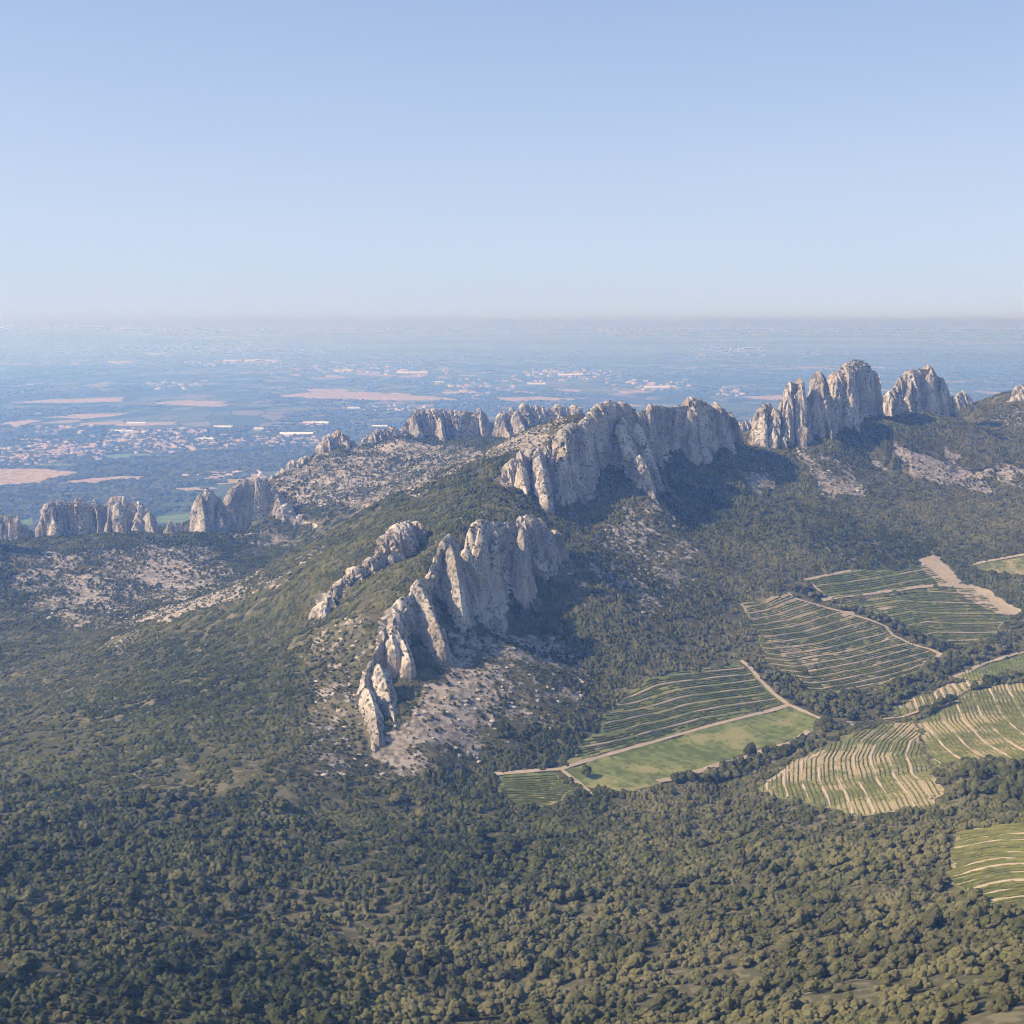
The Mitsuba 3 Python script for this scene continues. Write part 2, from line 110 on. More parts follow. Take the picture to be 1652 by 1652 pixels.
CRAGS = [{"name":"A","crest":[[-94.2,972,265.0],[-98.1,985,270.6],[-106.1,1012,287.2],[-108.4,1034,299.5],[-106.9,1046,305.6],[-101.1,1062,318.1],[-97.1,1080,328.3],[-92.4,1092,336.8],[-85.6,1104,342.1]],"label":"jagged grey rock fin above the pale scree slope, lowest of all the crags","wt":1.5,"slope":0.25,"amp":4,"lam":20,"jag":3,"saw":1,"taper":[7,7],"lean":0.45,"ribs":[{"crest":[[-101.2,1044,310.7],[-92.7,1032,295.4],[-85.4,1010,278.8],[-81.3,992,270.7]],"wt":2.5,"slope":0.35},{"crest":[[-106.3,1022,298.0],[-98.0,1002,285.4],[-92.1,977,270.8]],"wt":2.2,"slope":0.35},{"crest":[[-91.0,1076,331.5],[-82.0,1070,316.3],[-75.2,1054,303.7]],"wt":2.5,"slope":0.3}]},{"name":"B","crest":[[-91.2,1090,335.8],[-86.4,1102,341.5],[-80.3,1112,342.5],[-78.4,1126,351.7],[-75.1,1136,355.8],[-68.7,1146,357.1],[-64.5,1162,366.5],[-59.8,1170,371.4],[-54.2,1182,379.8],[-48.7,1188,376.8],[-45.2,1192,363.6],[-41.2,1200,355.4],[-37.1,1222,370.5]],"label":"pointed crag of tilted slabs between the lowest fin and the broad cliff","wt":1.6,"slope":0.14,"amp":4,"lam":30,"jag":4,"saw":1,"taper":[7,7],"lean":0.5,"ribs":[{"crest":[[-76.1,1122,356.4],[-69.7,1114,345.5],[-62.1,1102,333.3],[-55.8,1092,318.5],[-49.6,1082,307.4]],"wt":3.2,"slope":0.2},{"crest":[[-52.8,1174,380.0],[-47.2,1164,366.7],[-43.0,1148,344.1],[-40.1,1138,325.9],[-38.3,1130,312.6]],"wt":3.4,"slope":0.22},{"crest":[[-88.4,1090,342.0],[-91.3,1080,330.7],[-91.3,1068,319.1],[-86.7,1058,312.0]],"wt":2.5,"slope":0.25}]},{"name":"M","crest":[[-37.8,1226,368.8],[-34.9,1238,380.0],[-29.7,1248,383.5],[-14.5,1262,382.1],[2.2,1272,383.5],[19.2,1282,381.5],[30.7,1290,375.9],[40.6,1298,363.3],[45.9,1302,346.6],[47.5,1300,332.6]],"label":"broad grey shaded cliff face with dark bushes, its left edge a sunlit slab","wt":2.5,"slope":0.1,"amp":5.5,"lam":42,"jag":5,"saw":1,"taper":[7,7],"lean":0.12,"ribs":[{"crest":[[-26.8,1242,384.9],[-29.3,1232,373.3],[-33.4,1224,359.4],[-37.0,1217,344.5]],"wt":3.4,"slope":0.16},{"crest":[[-14.3,1250,381.6],[-16.4,1238,362.6],[-17.9,1228,339.8]],"wt":2.8,"slope":0.14},{"crest":[[8.9,1264,381.8],[11.0,1254,360.0],[13.2,1248,328.0]],"wt":3.0,"slope":0.14}]},{"name":"D","crest":[[-162.9,1174,313.8],[-159.1,1180,324.0],[-153.9,1188,333.9],[-146.5,1196,338.7],[-136.2,1208,347.1],[-127.5,1216,351.1],[-118.6,1224,356.2],[-112.5,1240,367.7],[-102.9,1256,375.2],[-91.8,1270,381.0],[-85.4,1276,374.5],[-82.2,1278,360.7]],"label":"separate pale rock outcrop on the green hillside left of the spire","wt":3,"slope":0.3,"amp":5,"lam":18,"jag":3.5,"saw":1,"taper":[7,7],"lean":0.5,"ribs":[{"crest":[[-102.5,1251.5,375.9],[-104.8,1239.5,362.3],[-108.1,1227.5,350.7]],"wt":3.0,"slope":0.3}]},{"name":"C","crest":[[-12.6,1432,404.2],[-7.0,1438,414.3],[0.0,1444,423.9],[8.9,1450,426.5],[18.6,1454,424.8],[27.0,1460,431.4],[37.5,1466,434.1],[45.4,1472,427.7]],"label":"bright sunlit rock tower at the head of the forested spur","wt":3,"slope":0.2,"amp":5,"lam":20,"jag":5,"saw":1,"taper":[7,7],"lean":0.2,"ribs":[{"crest":[[25.6,1453.5,431.9],[30.5,1443.5,412.5],[34.0,1429.5,388.7],[37.4,1415.5,368.6]],"wt":3.4,"slope":0.16},{"crest":[[7.6,1443.5,426.5],[10.1,1433.5,407.2],[16.3,1421.5,386.5]],"wt":3.0,"slope":0.2}]},{"name":"E","crest":[[37.7,1474,427.5],[46.2,1478,433.7],[53.6,1484,439.7],[60.5,1494,446.8],[71.7,1506,445.9],[80.6,1524,456.6],[89.6,1540,465.0],[99.9,1554,469.6],[113.3,1568,471.6],[126.7,1580,469.5],[137.3,1590,461.9],[146.4,1598,451.6]],"label":"long smooth shaded cliff wall on the ridge between the sunlit tower and the rugged buttress","wt":2.5,"slope":0.1,"amp":7,"lam":60,"jag":6,"saw":1,"taper":[7,7],"lean":0.25,"ribs":[{"crest":[[58.3,1487.5,446.0],[53.3,1475.5,427.4],[50.4,1465.5,403.8],[47.3,1451.5,373.3]],"wt":3.2,"slope":0.14}]},{"name":"F","crest":[[114.5,1566,468.9],[120.6,1556,454.4],[128.0,1546,436.0],[135.3,1536,417.9],[141.0,1524,402.9],[146.5,1512,388.8],[153.1,1498,373.9],[158.6,1488,363.3]],"label":"dark rugged buttress with bright blocks stepping down into the forest","wt":3,"slope":0.25,"amp":6,"lam":18,"jag":8,"saw":1,"taper":[7,7],"lean":0.5,"ribs":[{"crest":[[132.4,1581.5,464.6],[141.0,1569.5,441.1],[148.2,1557.5,421.4],[156.2,1541.5,399.1],[161.3,1525.5,380.6]],"wt":3.5,"slope":0.2}]},{"name":"G","crest":[[140.6,1596,454.5],[148.8,1608,463.0],[158.0,1616,466.0],[175.4,1632,466.5],[199.6,1654,466.7],[224.5,1676,465.5],[241.5,1692,460.9],[253.7,1704,453.4],[265.8,1714,446.7],[276.1,1722,432.6],[281.0,1724,417.2]],"label":"wide grey cliff with a level crest between the buttress and the notch","wt":3,"slope":0.1,"amp":7,"lam":44,"jag":6,"saw":1,"taper":[7,7],"lean":0.1,"ribs":[{"crest":[[156.0,1609.5,466.4],[158.0,1601.5,445.7],[162.7,1591.5,418.4]],"wt":3.4,"slope":0.14},{"crest":[[208.6,1655.5,466.7],[210.2,1645.5,435.3],[212.1,1637.5,407.1]],"wt":3.0,"slope":0.12}]},{"name":"H","crest":[[299.9,1768,412.0],[306.0,1772,429.6],[313.3,1778,448.8],[320.3,1782,456.4],[330.4,1786,457.7],[337.1,1788,446.6],[343.4,1792,463.7],[347.7,1794,482.5],[359.6,1798,485.5],[370.7,1802,485.4],[374.3,1804,459.1],[381.5,1808,462.8],[389.5,1812,486.6],[396.8,1816,492.0],[404.1,1820,484.6],[407.7,1822,439.6]],"label":"group of tall fluted rock pinnacles beside the notch, nearest of the skyline teeth","wt":3,"slope":0.08,"amp":7,"lam":22,"jag":2.5,"saw":1,"taper":[5,3],"lean":-0.05,"ribs":[{"crest":[[317.6,1775.5,456.8],[313.0,1767.5,426.1],[310.0,1759.5,400.3]],"wt":4.0,"slope":0.09},{"crest":[[332.4,1779.5,455.0],[329.0,1769.5,425.9],[325.5,1759.5,397.2]],"wt":3.6,"slope":0.08},{"crest":[[350.0,1789.5,483.5],[349.6,1779.5,448.7],[339.5,1767.5,406.6]],"wt":4.0,"slope":0.08},{"crest":[[367.0,1795.5,484.9],[367.3,1785.5,448.3],[367.6,1771.5,399.2]],"wt":4.2,"slope":0.08},{"crest":[[393.8,1809.5,490.6],[393.6,1801.5,455.2],[397.8,1791.5,416.4]],"wt":3.6,"slope":0.1}]},{"name":"I","crest":[[412.9,1838,438.5],[415.5,1842,478.9],[420.4,1846,491.7],[430.8,1852,496.4],[442.0,1858,503.5],[454.9,1864,508.3],[467.9,1870,507.3],[478.0,1874,500.6],[484.8,1878,488.9],[489.5,1880,472.2],[492.8,1880,450.7]],"label":"highest rock dome of the skyline with dark shrubs on its rounded top","wt":7,"slope":0.1,"amp":5,"lam":34,"jag":1.5,"saw":1,"taper":[3,3],"lean":0.05,"ribs":[{"crest":[[426.0,1845.5,495.8],[422.1,1835.5,461.4],[416.9,1823.5,421.8]],"wt":4.0,"slope":0.1},{"crest":[[444.2,1853.5,502.8],[438.5,1843.5,469.0],[435.2,1829.5,426.2]],"wt":4.0,"slope":0.1}]},{"name":"K","crest":[[502.6,1908,450.7],[512.1,1912,462.3],[522.2,1918,472.1],[528.3,1922,485.5],[538.5,1928,490.4],[550.4,1934,493.5],[562.3,1940,496.8],[574.4,1946,499.1],[583.3,1950,494.7],[590.5,1954,484.3],[598.0,1956,484.2],[605.5,1958,475.5],[613.0,1960,459.8],[621.7,1960,440.8]],"label":"broad serrated rock tooth on the skyline, rightmost of the big teeth","wt":5,"slope":0.12,"amp":6,"lam":26,"jag":2.5,"saw":1,"taper":[3,4],"lean":0.05,"ribs":[{"crest":[[543.4,1927.5,492.1],[537.8,1919.5,465.3],[533.9,1911.5,444.6]],"wt":3.6,"slope":0.1},{"crest":[[574.8,1941.5,498.4],[575.8,1933.5,468.9],[576.8,1925.5,439.6]],"wt":4.0,"slope":0.1},{"crest":[[594.9,1951.5,484.3],[597.6,1943.5,459.8],[600.3,1935.5,435.5]],"wt":3.4,"slope":0.1}]},{"name":"L","crest":[[638.6,2036,439.8],[645.9,2042,457.5],[654.4,2046,460.9],[662.9,2050,453.4],[675.0,2054,449.6]],"label":"small rock knob just right of the rightmost big tooth","wt":3,"slope":0.3,"amp":3,"lam":9,"jag":3,"saw":1,"taper":[7,7],"lean":0.1,"ribs":[]},{"name":"L2","crest":[[736.3,2084,448.0],[745.1,2088,458.8],[753.9,2092,466.0],[770.8,2098,467.6],[791.5,2104,458.0]],"label":"grey rock outcrop on the crest at the right edge of the picture","wt":4,"slope":0.3,"amp":4,"lam":10,"jag":4,"saw":1,"taper":[7,7],"lean":0.1,"ribs":[]},{"name":"N0","crest":[[-704.3,1690,312.8],[-688.9,1698,340.1],[-674.2,1708,347.8],[-659.2,1718,337.5],[-645.5,1728,310.3]],"label":"tall crag left of the picture whose shade falls on the valley wood","wt":3,"slope":0.18,"amp":6,"lam":24,"jag":5,"saw":1,"taper":[7,7],"lean":0.1,"ribs":[]},{"name":"N1","crest":[[-733.1,1944,286.0],[-708.8,1948,292.3],[-695.8,1950,292.0],[-684.5,1952,284.8],[-673.1,1954,275.9]],"label":"low dark rock crag at the left edge of the picture","wt":3,"slope":0.2,"amp":4,"lam":12,"jag":4,"saw":1,"taper":[7,7],"lean":0.1,"ribs":[]},{"name":"N2","crest":[[-642.8,1900,280.4],[-637.5,1904,298.3],[-632.1,1908,312.9],[-621.6,1912,317.4],[-604.3,1916,317.8],[-581.9,1920,319.8],[-570.7,1922,316.2],[-561.1,1924,309.1],[-551.5,1926,318.2],[-533.4,1928,321.3],[-520.3,1930,316.8],[-510.1,1930,310.0],[-498.2,1930,304.9],[-489.2,1928,288.2],[-482.8,1926,274.1]],"label":"long crag of rock towers standing before the plain, largest on the left","wt":3.5,"slope":0.15,"amp":7,"lam":30,"jag":2.5,"saw":1,"taper":[4,4],"lean":0.1,"ribs":[{"crest":[[-622.9,1905.5,316.6],[-618.6,1897.5,295.0],[-610.3,1887.5,275.6]],"wt":3.6,"slope":0.16},{"crest":[[-548.5,1921.5,317.9],[-549.0,1911.5,293.1],[-547.3,1899.5,275.5]],"wt":3.0,"slope":0.14},{"crest":[[-538.4,1921.5,316.2],[-533.3,1909.5,293.3],[-522.7,1895.5,272.8]],"wt":3.6,"slope":0.14},{"crest":[[-508.9,1925.5,308.9],[-510.2,1917.5,296.4],[-511.5,1903.5,279.9]],"wt":3.2,"slope":0.15},{"crest":[[-497.1,1925.5,302.1],[-489.6,1909.5,284.9],[-482.6,1895.5,271.1]],"wt":3.4,"slope":0.2}]},{"name":"N3","crest":[[-467.9,1890,283.6],[-460.6,1894,291.3],[-452.7,1896,286.0],[-444.8,1898,292.4],[-438.1,1898,282.4]],"label":"small pale boulders between the left crag and the rock pyramid","wt":1.8,"slope":0.4,"amp":3,"lam":6,"jag":4,"saw":1,"taper":[7,7],"lean":0.1,"ribs":[]},{"name":"N4","crest":[[-432.1,1890,278.6],[-428.9,1894,303.0],[-424.8,1898,324.2],[-418.9,1902,330.4],[-409.7,1906,332.5],[-402.2,1910,325.2],[-394.2,1912,314.1],[-386.2,1914,300.3],[-376.1,1914,285.1]],"label":"steep rock pyramid with a bright left face standing alone before the plain","wt":2.5,"slope":0.2,"amp":4,"lam":26,"jag":3,"saw":1,"taper":[3,4],"lean":0.2,"ribs":[{"crest":[[-419.6,1897.5,330.1],[-414.1,1887.5,308.9],[-407.7,1873.5,279.4]],"wt":3.4,"slope":0.2},{"crest":[[-397.9,1905.5,309.9],[-392.9,1897.5,295.0],[-386.2,1889.5,282.0]],"wt":3.0,"slope":0.25}]},{"name":"N5","crest":[[-397.4,1944,308.2],[-391.3,1948,324.9],[-382.2,1954,337.9],[-371.3,1960,340.7],[-358.6,1966,340.0],[-347.1,1970,336.1],[-337.4,1974,328.7],[-330.4,1974,314.8]],"label":"blunt rock block with a flat pale face behind the rock pyramid","wt":4,"slope":0.16,"amp":4,"lam":40,"jag":3,"saw":1,"taper":[3,4],"lean":0.1,"ribs":[]},{"name":"N6","crest":[[-335.3,1972,323.7],[-323.3,1962,311.1],[-309.3,1950,298.9],[-297.1,1938,290.2],[-285.1,1926,293.6],[-274.6,1912,283.7],[-265.6,1896,272.7],[-259.5,1882,261.5]],"label":"rock rib descending right from the pale block, shadow along its right side","wt":2.5,"slope":0.3,"amp":5,"lam":10,"jag":6,"saw":1,"taper":[7,7],"lean":0.1,"ribs":[{"crest":[[-326.6,1961.5,316.3],[-318.0,1945.5,301.2],[-309.7,1931.5,287.7]],"wt":3.0,"slope":0.3}]},{"name":"P","crest":[[-170.1,2232,386.9],[-165.6,2238,404.2],[-160.0,2242,415.8],[-142.7,2250,420.2],[-121.2,2256,419.9],[-109.5,2260,420.6],[-95.7,2262,417.5],[-83.8,2264,416.4],[-71.9,2268,419.1],[-56.0,2272,418.9],[-44.1,2274,409.7],[-34.1,2274,393.7],[-28.0,2272,379.8]],"label":"flat topped pale cliff split by a dark cleft on the far stony hill","wt":4,"slope":0.12,"amp":7,"lam":36,"jag":2.5,"saw":1,"taper":[4,4],"lean":0.05,"ribs":[{"crest":[[-155.9,2239.5,416.0],[-151.4,2231.5,400.7],[-144.7,2219.5,378.1]],"wt":4.0,"slope":0.1},{"crest":[[-117.0,2251.5,419.2],[-112.4,2237.5,395.4],[-107.6,2221.5,366.2]],"wt":4.0,"slope":0.1}]},{"name":"Q","crest":[[-30.0,2272,385.8],[-24.1,2278,409.5],[-14.1,2284,419.1],[4.0,2290,421.8],[24.3,2296,423.5],[46.6,2302,421.1],[71.2,2308,419.7],[95.7,2312,417.4],[120.3,2314,411.2]],"label":"bumpy far rock crest between the flat topped cliff and the shaded wall","wt":4,"slope":0.3,"amp":7,"lam":24,"jag":6,"saw":1,"taper":[7,7],"lean":0.3,"ribs":[{"crest":[[4.0,2285.5,421.1],[16.0,2265.5,398.3],[29.6,2241.5,374.4]],"wt":4.0,"slope":0.35},{"crest":[[-20.0,2275.5,413.6],[-10.0,2261.5,393.6],[0.0,2243.5,374.2]],"wt":4.0,"slope":0.35}]},{"name":"S","crest":[[-304.0,2170,349.7],[-297.4,2178,364.3],[-290.6,2184,377.2],[-279.8,2190,386.3],[-267.0,2196,387.8],[-255.9,2200,383.6],[-244.7,2204,377.5]],"label":"pale rock knob at the left end of the stony hill crest","wt":4,"slope":0.3,"amp":6,"lam":13,"jag":5,"saw":1,"taper":[7,7],"lean":0.1,"ribs":[{"crest":[[-260.9,2193.5,386.1],[-255.6,2181.5,370.7],[-248.3,2167.5,353.8]],"wt":3.4,"slope":0.3}]},{"name":"S2","crest":[[-239.1,2206,377.3],[-220.4,2214,384.4],[-201.6,2222,388.7],[-182.7,2230,391.0],[-169.3,2234,388.8]],"label":"low rocky rim along the stony hill crest beside the flat topped cliff","wt":3,"slope":0.4,"amp":4,"lam":10,"jag":5,"saw":1,"taper":[7,7],"lean":0.1,"ribs":[]},{"name":"T","crest":[[-363.2,2082,327.0],[-350.5,2094,334.9],[-337.7,2106,342.9],[-323.1,2120,348.9],[-308.9,2138,352.8]],"label":"low broken rocks on the shoulder of the stony hill","wt":2.5,"slope":0.5,"amp":4,"lam":9,"jag":5,"saw":1,"taper":[7,7],"lean":0.1,"ribs":[]},{"name":"U","crest":[[315.8,1980,410.0],[325.5,1986,421.8],[334.9,1990,425.0],[346.1,1994,417.7]],"label":"small rocks seen through the notch between cliff and pinnacles","wt":3,"slope":0.4,"amp":4,"lam":9,"jag":4,"saw":1,"taper":[7,7],"lean":0.1,"ribs":[]}]
FIELDS = [["V1",[[299.4,1440.1],[355.2,1482.0],[405.8,1500.1],[448.2,1532.2],[462.0,1489.6],[416.1,1466.8],[363.2,1436.2],[319.4,1410.4]],[[297.4,1409.5],[367.4,1452.9],[437.7,1496.4]],3.2,4,"field_green"],["V2",[[321.8,1404.7],[376.1,1437.3],[460.2,1484.0],[491.6,1489.9],[500.5,1445.5],[503.7,1425.7],[464.7,1371.8],[425.5,1343.3],[399.2,1364.8],[371.4,1395.9]],[[329.4,1374.7],[402.5,1418.6],[490.8,1439.5]],3.0,6,"field_green"],["V3",[[221.7,1371.5],[274.5,1403.4],[296.9,1392.5],[348.8,1379.6],[365.7,1352.0],[398.8,1323.6],[362.7,1255.1],[304.7,1204.9],[243.3,1175.1],[248.8,1217.4],[224.3,1235.8],[226.6,1312.1]],[[209.0,1219.4],[255.9,1225.6],[320.4,1267.1],[390.7,1325.5]],3.0,3,"field_dry"],["V4",[[63.9,1066.0],[87.0,1135.1],[110.4,1171.1],[150.2,1200.4],[199.6,1237.7],[210.9,1199.7],[223.9,1165.9],[131.4,1088.9],[37.2,1004.3]],[[76.1,1086.8],[137.4,1138.4],[216.4,1186.5]],2.8,3,"field_green"],["V5",[[40.5,1000.2],[130.6,1081.9],[227.7,1159.1],[247.6,1137.9],[230.3,1098.1],[181.7,1060.3],[116.5,1001.9],[82.9,970.4],[46.9,976.9]],None,3.4,99,"field_green"],["V6",[[-11.2,978.8],[32.4,994.9],[44.5,970.3],[30.6,938.2],[-4.5,933.5]],[[-11.2,973.6],[36.4,984.7]],3.0,99,"field_green"],["V7",[[312.5,1155.4],[355.2,1196.2],[399.7,1236.2],[413.9,1226.6],[356.5,1166.1],[307.3,1125.1]],[[355.2,1196.2],[350.7,1160.5]],4.2,1,"field_dry"],["V8",[[387.6,1241.1],[431.3,1281.4],[494.6,1338.2],[467.8,1265.7],[419.7,1230.9]],[[440.1,1290.8],[429.0,1238.9]],3.0,99,"field_green"],["V9",[[320.4,1105.3],[386.3,1194.7],[418.7,1212.3],[461.5,1212.5],[344.4,904.8],[326.0,944.0],[314.8,973.6],[287.6,954.3]],[[377.0,1188.7],[358.9,1109.9],[348.7,1022.8],[343.6,935.3]],3.2,4,"field_dry"],["V10",[[178.8,990.0],[212.4,1039.3],[251.5,1085.5],[296.6,1114.7],[319.0,1113.9],[286.6,965.2],[272.1,884.8],[244.2,860.7],[213.8,876.1],[192.0,919.4],[170.8,971.8]],[[308.5,1111.7],[280.7,1065.6],[263.2,1019.7],[251.8,962.3],[241.4,880.9]],3.2,3,"field_dry"],["V13",[[252.3,802.1],[312.1,810.7],[245.4,637.4],[216.5,634.9],[215.8,706.0]],[[229.0,722.9],[252.0,720.6],[274.4,712.6]],3.0,4,"field_dry"],["V11",[[502.6,1543.8],[577.2,1571.0],[592.0,1555.4],[576.8,1515.5],[527.0,1525.8]],None,3,99,"field_dry"]]
SCREE = [[[[-80.8,985.7],[-77.9,1034.2],[-66.8,1075.9],[-39.6,1109.5],[-26.1,1098.1],[-10.0,1078.4],[-23.5,1048.2],[-35.9,1006.4],[-58.8,981.3],[-64.8,955.7],[-85.6,943.6]],1.0],[[[-14.0,1223.4],[4.9,1231.4],[20.8,1212.3],[30.6,1175.7],[17.3,1153.0],[-3.2,1210.3]],0.9],[[[35.9,1180.6],[59.4,1182.7],[69.0,1168.2],[47.4,1144.9]],0.8],[[[-39.6,1109.5],[-12.8,1120.4],[-7.8,1103.4],[-27.1,1099.7]],0.6],[[[498.8,1814.4],[558.5,1826.8],[621.2,1810.1],[587.1,1755.8],[537.9,1759.3],[512.2,1777.8]],1.0],[[[561.4,1836.4],[614.3,1837.3],[617.8,1800.1],[566.2,1800.2]],0.9],[[[254.4,1654.8],[290.8,1675.4],[303.6,1656.7],[271.6,1626.6]],0.9],[[[270.2,1685.2],[296.8,1688.4],[313.0,1656.3],[291.2,1656.6]],0.7],[[[368.4,1710.3],[397.6,1706.1],[420.5,1686.3],[393.5,1657.1],[374.4,1669.9]],0.95],[[[469.3,1793.6],[488.0,1789.5],[480.3,1775.6],[464.8,1776.2]],0.8],[[[493.7,1825.3],[507.3,1816.4],[502.2,1812.5]],0.6],[[[353.5,1775.2],[370.8,1757.1],[382.9,1707.8],[358.2,1715.4]],0.75],[[[627.5,1852.4],[667.7,1817.2],[639.9,1773.5],[619.5,1816.9]],0.85],[[[-455.6,1692.6],[-438.7,1759.5],[-399.8,1725.2],[-354.4,1622.0],[-370.1,1597.1],[-405.2,1610.8]],0.9],[[[-580.0,1649.9],[-555.0,1666.4],[-523.1,1613.4],[-544.7,1593.3]],0.8],[[[-424.0,1795.6],[-391.7,1792.4],[-368.9,1740.9],[-403.7,1742.1]],0.6],[[[-587.3,1740.4],[-525.5,1713.9],[-497.1,1694.5],[-547.7,1689.3]],0.7],[[[-514.7,1678.6],[-447.7,1623.4],[-429.7,1596.5],[-482.3,1619.6]],0.8],[[[-481.7,1489.9],[-453.6,1479.6],[-438.9,1442.0],[-465.3,1454.9]],0.8],[[[-470.6,1557.3],[-448.0,1574.2],[-398.4,1480.3],[-451.0,1514.6]],0.75],[[[-530.3,1658.2],[-457.7,1608.5],[-430.7,1537.1],[-492.0,1582.1]],0.75],[[[-361.7,1389.3],[-353.3,1524.8],[-271.2,1380.5],[-251.8,1281.5],[-287.3,1289.0],[-321.2,1276.9]],1.0],[[[91.4,1440.7],[118.7,1464.7],[152.8,1482.7],[168.7,1478.2],[134.3,1424.3],[89.7,1367.2]],0.6],[[[80.6,1316.9],[103.3,1347.6],[107.1,1320.8],[82.0,1292.7]],0.65],[[[101.1,1319.6],[125.4,1330.0],[129.8,1315.5],[105.8,1304.7]],0.65],[[[-13.3,1442.5],[-2.6,1454.0],[8.8,1431.6],[-0.6,1401.7],[-11.2,1409.9]],0.9],[[[-357.7,2050.7],[-293.4,2176.8],[-63.1,2170.1],[71.6,1563.6],[50.4,1546.4],[-3.9,1477.3],[-56.4,1488.0],[-116.8,1425.4],[-226.2,1930.1],[-314.1,2002.9]],0.62],[[[-609.0,1715.3],[-493.5,1789.5],[-377.9,1802.3],[-222.7,1381.3],[-212.8,1251.2],[-301.5,1301.3],[-355.1,1330.0],[-461.8,1444.1],[-550.4,1569.5]],0.48],[[[102.5,1463.3],[146.4,1484.0],[190.9,1525.9],[169.2,1352.5],[108.5,1269.3],[85.2,1298.6]],0.45],[[[-62.7,1130.2],[7.7,1242.0],[70.4,1192.4],[73.1,1152.7],[15.6,1040.2],[-28.8,990.3],[-53.9,970.4]],0.46],[[[-167.2,1164.0],[-116.4,1120.1],[-98.5,927.5],[-136.7,896.6]],0.4],[[[355.0,1775.1],[437.1,1791.0],[492.6,1763.8],[424.1,1677.0],[350.0,1676.1]],0.33],[[[-164.9,1082.0],[-156.4,1088.7],[-142.6,1057.7],[-122.2,969.8],[-107.5,917.7],[-136.7,896.6]],0.4],[[[-140.1,1074.1],[-113.5,1091.9],[-110.5,1085.7],[-132.0,1066.5]],0.8],[[[-135.4,1056.3],[-111.2,1047.9],[-94.2,946.1],[-116.2,922.6]],0.5],[[[-59.2,988.8],[-25.1,1018.7],[16.3,1088.6],[20.9,1076.7],[-20.3,1003.2],[-53.7,967.4]],0.55],[[[-147.1,1167.3],[-111.2,1117.4],[-114.8,1104.2],[-139.5,1126.9]],0.5],[[[-394.7,1365.8],[-333.9,1240.6],[-333.1,1217.5],[-366.5,1268.2]],0.5],[[[590.2,1876.4],[743.8,2074.2],[715.8,1967.2],[667.0,1956.1]],0.55],[[[-413.9,1974.0],[-268.3,1868.2],[-285.4,1819.6],[-367.6,1830.1]],0.6],[[[-221.2,1301.1],[-201.8,1324.1],[-165.1,1409.2],[-153.7,1390.1],[-187.4,1265.8]],0.25]]
TRACKS = [[[[202.4,1241.8],[207.7,1227.9],[213.0,1202.6],[219.4,1179.9],[228.4,1162.2],[240.3,1150.9],[250.3,1136.5]],4.0],[[[276.0,1404.9],[280.8,1398.0],[298.5,1394.4],[326.7,1388.6],[349.5,1382.2],[365.5,1373.7],[366.8,1353.9],[351.4,1334.0]],3.5],[[[309.8,1406.5],[341.4,1424.7],[378.6,1447.0],[424.0,1471.8],[469.3,1491.9],[496.2,1483.9],[510.7,1460.1],[521.9,1446.4]],4.0],[[[366.8,1353.9],[379.7,1338.5],[394.6,1329.1],[400.5,1317.7],[390.0,1298.3]],3.5],[[[34.8,998.9],[79.7,1039.5],[130.7,1083.1],[185.9,1128.2],[228.4,1162.2]],3.5],[[[-15.6,983.7],[10.5,990.1],[34.8,998.9],[45.0,982.5],[56.7,960.6]],3.5],[[[387.6,1241.1],[406.8,1258.2],[433.8,1289.0],[497.2,1345.3]],4.0],[[[297.1,1125.9],[312.5,1127.8],[364.4,1174.9]],3.0],[[[102.2,991.5],[126.3,1009.2],[156.9,1035.1],[186.2,1059.6],[216.1,1080.5],[232.9,1106.2]],4.5],[[[299.4,1440.1],[316.1,1452.5],[356.3,1481.2]],3.0],[[[305.3,1437.6],[309.3,1427.1],[314.1,1414.9]],3.0],[[[506.5,1545.5],[539.1,1561.0],[586.1,1576.4]],3.5],[[[180.3,988.6],[209.9,1026.7],[233.8,1053.1]],4.5]]
BARE = [[[443.3,1538.7],[469.7,1554.2],[477.1,1525.4],[478.4,1495.9],[455.4,1478.8],[444.4,1501.0]],[[466.1,1492.2],[496.8,1495.8],[524.6,1448.7],[508.3,1431.7],[489.1,1441.8],[469.9,1463.1]],[[266.6,1287.6],[281.7,1299.6],[277.6,1270.3],[262.9,1238.2],[256.8,1256.5]],[[247.4,1294.2],[265.4,1298.3],[259.3,1268.3],[242.9,1264.4]],[[267.2,1253.3],[278.0,1277.4],[262.1,1224.0],[250.8,1211.5]],[[320.7,1384.2],[335.8,1396.1],[337.4,1377.6],[323.6,1375.4]],[[359.7,1410.4],[382.0,1424.1],[381.8,1411.4],[368.2,1407.1]]]
HEDGES = [[[102.2,991.5],[125.9,1006.1],[161.0,1032.1],[215.0,1075.0],[248.5,1130.6],[299.5,1184.6],[358.8,1245.4],[405.6,1307.8],[455.8,1336.9],[501.9,1379.3],[490.3,1347.3],[437.2,1298.9],[386.9,1247.5],[313.3,1158.1],[297.4,1127.2],[247.7,1093.8],[215.9,1056.4],[156.4,1002.8]],[[316.2,1407.3],[344.4,1411.0],[377.0,1393.7],[401.1,1350.9],[416.0,1331.9],[402.7,1317.1],[387.9,1346.2],[361.1,1380.1],[321.0,1390.4]],[[211.7,1232.2],[224.3,1229.6],[247.4,1210.1],[241.9,1178.2],[303.6,1200.5],[252.6,1137.9],[236.2,1155.8],[218.8,1185.5]],[[298.2,1428.3],[315.5,1407.1],[302.9,1397.6],[276.4,1407.0]],[[327.9,1141.7],[391.1,1209.6],[463.7,1293.0],[471.3,1275.2],[453.9,1228.1],[415.0,1217.0],[333.3,1122.6]],[[308.6,948.0],[337.5,965.0],[354.2,930.5],[321.1,843.7],[275.3,875.3]]]
